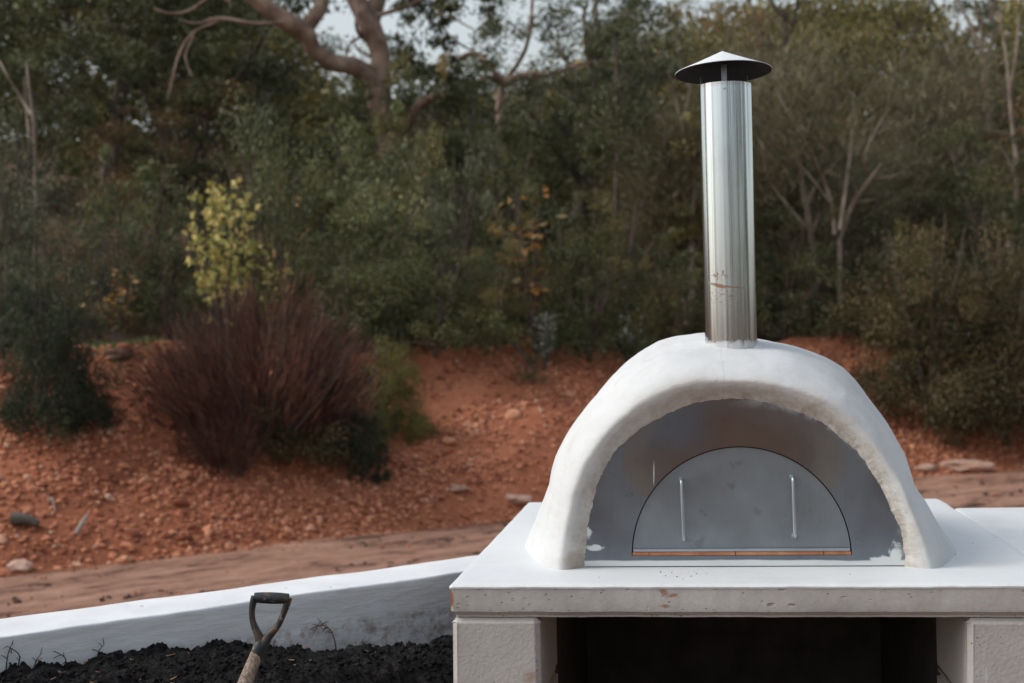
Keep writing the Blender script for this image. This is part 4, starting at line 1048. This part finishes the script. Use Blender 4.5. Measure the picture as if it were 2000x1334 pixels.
def plate():
    N = 120; V = []; m = MB()
    for i in range(N+1):
        a = pi*i/N; ro = rI(a)+.012
        ox, oz = CX+cos(a)*ro, max(SZ+sin(a)*ro, SZ+.0022)
        ix, iz = DCX+cos(a)*DR, DZ+sin(a)*DTOP
        V += [(ox, YP, oz), (ix, YP, iz), (ix, YP+.035, iz)]
    F = [(i*3, i*3+1, i*3+4, i*3+3) for i in range(N)] + [(i*3+1, i*3+2, i*3+5, i*3+4) for i in range(N)]
    b = len(V); V += [(DCX+DR, YP, SZ+.0022), (DCX-DR, YP, SZ+.0022), (DCX+DR, YP+.035, DZ), (DCX-DR, YP+.035, DZ)]
    F += [(0, b, 1), (b, b+1, 3*N+1, 1), (b+1, 3*N, 3*N+1), (1, 3*N+1, 3*N+2, 2)]
    m.add(V, F); o = m.build('face_plate', M_plate, oven, False, True)
    # near-black sheet closing the opening, painted for the dark inside behind the door
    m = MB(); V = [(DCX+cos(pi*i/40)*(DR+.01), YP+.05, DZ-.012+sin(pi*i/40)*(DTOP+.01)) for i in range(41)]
    m.add(V, [tuple(range(41))]); m.build('dark_backing', M_dark, oven)
plate()
def door():
    R_ = DR-.0024; RT_ = DTOP-.0027; y0, y1 = YP+.006, YP+.012; z0 = DZ+.010; N = 90
    m = MB(); V = []
    for y in (y0, y1):
        for i in range(N+1):
            a = pi*i/N; V.append((DCX+cos(a)*R_, y, max(DZ+sin(a)*RT_, z0)))
    n = N+1; F = [tuple(range(n))[::-1], tuple(range(n, 2*n))] + [(i, i+1, n+i+1, n+i) for i in range(N)] + [(N, 0, n, 2*n-1)]
    m.add(V, F); d = m.build('door', M_door, oven, False, True)
    m = MB(); m.box((DCX-R_+.001, y0-.007, z0-.001), (DCX+R_-.001, y0-.001, z0+.0055), .0015); l = m.build('door_lip', M_rod, oven); l.parent = d
    for (tx, ty, bx, by) in ((1331,939,1336,1056), (1549,934,1553,1050)):
        a = on_y(tx, ty, YP-.022); b = on_y(bx, by, YP-.022); yw = y0+.001
        off = Vector((0, .008, 0)); dn = (b-a).normalized()
        hp = [Vector((a.x, yw, a.z))] + [a + dn*.008*(1-cos(q)) + Vector((0, .008*(1-sin(q)), 0)) for q in (0, .3, .6, .9, 1.2, 1.57)]
        hp += [b - dn*.008*(1-cos(q)) + Vector((0, .008*(1-sin(q)), 0)) for q in (1.57, 1.2, .9, .6, .3, 0)] + [Vector((b.x, yw, b.z))]
        pts = [Vector((a.x, yw, a.z)), a+Vector((0,.010,0)), a+Vector((0,.003,0))+dn*.002, a+dn*.008, a+dn*.02, b-dn*.02, b-dn*.008, b+Vector((0,.003,0))-dn*.002, b+Vector((0,.010,0)), Vector((b.x, yw, b.z))]
        m = MB(); m.tube(hp, .0044, 12)
        for q in (a, b): m.tube([Vector((q.x, yw, q.z)), Vector((q.x, yw-.0025, q.z))], [.0065, .005], 12)
        h = m.build('handle', M_rod, oven, True); h.parent = d
door()
M_brick = m_plain('orange_firebrick', (.36,.14,.075), (.55,.25,.13), scale=25)
xs = [dl.x+.001, on_y(1268,1086,YP).x, on_y(1437,1086,YP).x, on_y(1609,1084,YP).x, dr_.x-.001]
for i in range(4):
    m = MB(); m.box((xs[i]+.0006, YP+.0008, DZ+.0005), (xs[i+1]-.0006, YP+.034, DZ+.0085), .0006); m.build('hearth_brick', M_brick, oven)
m = MB(); m.box((DCX-DR+.002, YP+.004, SZ+.002), (DCX+DR-.002, YP+.03, DZ)); m.build('hearth_edge', M_dark, oven)  # near-black colour stands for the shadow line under the face plate

# flue
FY = 3.515; fb = on_y(1430, 690, FY-.063); ft_ = on_y(1417, 158, FY-.063); FXC = (fb.x+on_y(1420,400,FY).x)/2; FR = (on_y(1480,640,FY).x-on_y(1378,640,FY).x)/2
FTOP = ft_.z; FB = fb.z-.05
def flue():
    T = NT('rolled_stainless_flue', .26, .5)
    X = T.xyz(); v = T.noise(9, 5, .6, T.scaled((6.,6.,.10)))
    c = T.mix(T.mr(v, .3, .7), (.44,.49,.535), (.66,.715,.765))  # brushed grain; its colour streaks also stand in for reflection bands
    c = T.mix(T.mr(T.noise(10, 6, .65, T.scaled((1.,1.,.5))), .5, .75, 0, .4), c, (.38,.39,.40))
    low = T.mr(X[2], FB+.22, FB+.05, 0, .35); c = T.mix(low, c, (.30,.29,.29))
    p = on_y(1420, 560, FY-.06)
    mud = T.math('MAXIMUM', T.math('MAXIMUM', T.ell(p.x-.022, p.z+.004, .020, .0045, 1.6, 70, .5, -.3), T.ell(p.x+.012, p.z-.001, .036, .0022, 1.5, 60, .6, -.12)), T.math('MULTIPLY', T.ell(p.x-.004, p.z-.022, .030, .020, .8, 40, .6), T.mr(T.noise(130, 4, .7, T.scaled((.6,1.,1.4))), .53, .60)))
    mud = T.math('MAXIMUM', mud, T.math('MULTIPLY', T.ell(p.x-.02, p.z+.03, .020, .012, .8, 50, .6), T.mr(T.noise(120, 3), .56, .62)))
    c = T.mix(T.math('MULTIPLY', mud, .9), c, (.24,.12,.065))
    pz = on_y(1430, 672, FY-.06).z
    wmask = T.math('MAXIMUM', T.mr(T.math('ADD', X[2], T.math('MULTIPLY', T.math('SUBTRACT', T.noise(45, 5, .7), .5), .05)), pz+.012, pz+.001), 0.)
    tz = T.mr(X[2], FTOP-.012, FTOP-.004, 0, .35); c = T.mix(tz, c, (.42,.30,.25))
    c = T.mix(wmask, c, (.58,.59,.59)); met = T.mr(T.math('MAXIMUM', wmask, mud), 0, 1, 1, 0)
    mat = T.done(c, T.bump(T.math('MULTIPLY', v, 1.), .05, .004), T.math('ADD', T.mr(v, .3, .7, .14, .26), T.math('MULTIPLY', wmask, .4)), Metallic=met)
    N, K = 160, 30; V = []
    import bisect
    kinks = [(-1.75,.0012),(-1.42,-.0013),(-1.22,.0011),(-.95,.0012),(-.62,-.0012),(-2.15,.0014),(-2.6,-.0010),(.4,.0006),(1.5,.0008)]
    def rad(th, z):
        r = FR
        for (c0, am) in kinks:
            d = (th-c0+pi) % (2*pi)-pi; r += am*math.exp(-(d/.05)**2)*(.6+.4*sin(z*5+c0*7))
        return r + .0008*cos(3*th+1) + .0005*cos(5*th)
    for k in range(K+1):
        z = FB+(FTOP-FB)*k/K
        for i in range(N):
            th = 2*pi*i/N; r = rad(th, z); V.append((FXC+cos(th)*r, FY+sin(th)*r, z))
    n = len(V)
    for k in range(6):
        z = FTOP-.03*k
        for i in range(N): th = 2*pi*i/N; V.append((FXC+cos(th)*(FR-.0012), FY+sin(th)*(FR-.0012), z))
    F = [(k*N+i, k*N+(i+1)%N, (k+1)*N+(i+1)%N, (k+1)*N+i) for k in range(K) for i in range(N)]
    F += [(n+k*N+i, n+(k+1)*N+i, n+(k+1)*N+(i+1)%N, n+k*N+(i+1)%N) for k in range(5) for i in range(N)]
    F += [(K*N+i, K*N+(i+1)%N, n+(i+1)%N, n+i) for i in range(N)]
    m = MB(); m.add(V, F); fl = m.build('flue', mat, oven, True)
    # mortar collar
    m = MB(); V = []; N2 = 120; zc = fb.z
    prof = [(FR+.0005, .006), (FR+.004, .004), (FR+.009, .000), (FR+.016, -.006), (FR+.02, -.014), (FR+.02, -.03)]
    for i in range(N2):
        th = 2*pi*i/N2; nz_ = noise.noise(Vector((cos(th)*4, sin(th)*4, 1)))*.006 + noise.noise(Vector((cos(th)*14, sin(th)*14, 1)))*.004
        yy = sin(th)*(FR+.01)
        for (r, dz_) in prof: V.append((FXC+cos(th)*(r+nz_*.6), FY+sin(th)*(r+nz_*.6), zc+dz_+nz_+ (yy+.063)*.30))
    q = len(prof); F = [(i*q+j, i*q+j+1, ((i+1)%N2)*q+j+1, ((i+1)%N2)*q+j) for i in range(N2) for j in range(q-1)]
    m.add(V, F); m.build('mortar_collar', m_plain('collar_render', (.55,.56,.56), (.80,.81,.82), scale=40, bscale=120), oven, True, True)
    # cap
    Tm = NT('cap_sheet_metal', .38, .5); cc = Tm.mix(Tm.mr(Tm.noise(20, 5), .3, .7), (.74,.76,.77), (.84,.86,.86))
    Mtop = Tm.done(cc, None, None, Metallic=.1)
    Mund = m_plain('black_cap_underside', (.008,.008,.008), (.014,.013,.013), .8)  # underside near black, much darker than the top of the cap
    cl_, crr = on_y(1325,146,FY), on_y(1515,137,FY); RC = (crr.x-cl_.x)/2; cz = (cl_.z+crr.z)/2; apex = on_y(1417, 99, FY).z-cz
    Rm = Matrix.Translation((FXC-.003, FY, cz)) @ Matrix.Rotation(radians(-3.2), 4, 'X') @ Matrix.Rotation(radians(-1.3), 4, 'Y')
    N = 96
    def cone(off, rows, flip):
        V = []; 
        for (f, h) in rows:
            for i in range(N): th = 2*pi*i/N; V.append(Rm @ Vector((cos(th)*RC*f, sin(th)*RC*f, h+off)))
        F = [(k*N+i, k*N+(i+1)%N, (k+1)*N+(i+1)%N, (k+1)*N+i) for k in range(len(rows)-1) for i in range(N)]
        return V, [f[::-1] for f in F] if flip else F
    H = apex*1.0
    m = MB(); m.add(*cone(0, [(1.0,0),(1.0,.0012),(.66,H*.34),(.33,H*.67),(.03,H*.97),(.002,H)], False))
    cap = m.build('cap', Mtop, oven, True)
    cap.parent = fl
    m = MB(); m.add(*cone(-.0012, [(.995,0.0005),(.66,H*.32),(.33,H*.65),(.002,H*.97)], True)); u_ = m.build('cap_lining', Mund, oven, True); u_.parent = fl
    for a in (-pi/2-.05, pi/6, 5*pi/6+.15):
        m = MB(); c_, s_ = cos(a), sin(a); rr = FR-.003
        def strip(r0, z0, r1, z1, wd=.0065, th=.0012):
            t = Vector((-s_, c_, 0))*wd; o_ = Vector((c_, s_, 0))
            A0 = Vector((FXC, FY, 0)) + o_*r0 + Vector((0,0,z0)); A1 = Vector((FXC, FY, 0)) + o_*r1 + Vector((0,0,z1)); k = o_*th
            m.add([A0-t, A0+t, A1+t, A1-t, A0-t+k, A0+t+k, A1+t+k, A1-t+k], [(0,1,2,3),(7,6,5,4),(0,4,5,1),(1,5,6,2),(2,6,7,3),(3,7,4,0)])
        strip(rr, FTOP-.03, rr, FTOP+.028+.012*(1 if s_ < 0 else 0))
        b_ = m.build('cap_bracket', M_door, oven, False, True); b_.parent = fl
        m = MB(); 
        for zz in (FTOP-.018, FTOP+.006):
            o_ = Vector((c_, s_, 0)); base_ = Vector((FXC, FY, zz)) + o_*(FR-.001 if zz < FTOP else rr+.001)
            m.tube([base_, base_+o_*.0022], [.0026, .0016], 10)
        r_ = m.build('rivet', M_rod, oven, True); r_.parent = fl
flue()
# crumbs lying on the slab in front of the oven
m = MB(); pts = [(1312,1119),(1322,1127),(1330,1122),(1345,1118),(1350,1126),(1361,1121),(1368,1123),(1300,1125),(1334,1131),(1357,1116),(1380,1120),(1290,1118),(1852,1055),(1866,1084),(1900,1062),(1945,1050),(1170,1128),(1660,1122)]
for (a, b) in pts:
    p = on_z(a, b, SZ); r = random.uniform(.0008, .0022)
    V, F = RPn[random.randrange(6)]; m.add([Vector(v)*r + p + Vector((0,0,r*.4)) for v in V.tolist()], F.tolist())
o = m.build('soot_crumbs', M_log); props(o, 'tiny black crumbs scattered on the white slab before the oven', 'crumbs', kind='stuff')
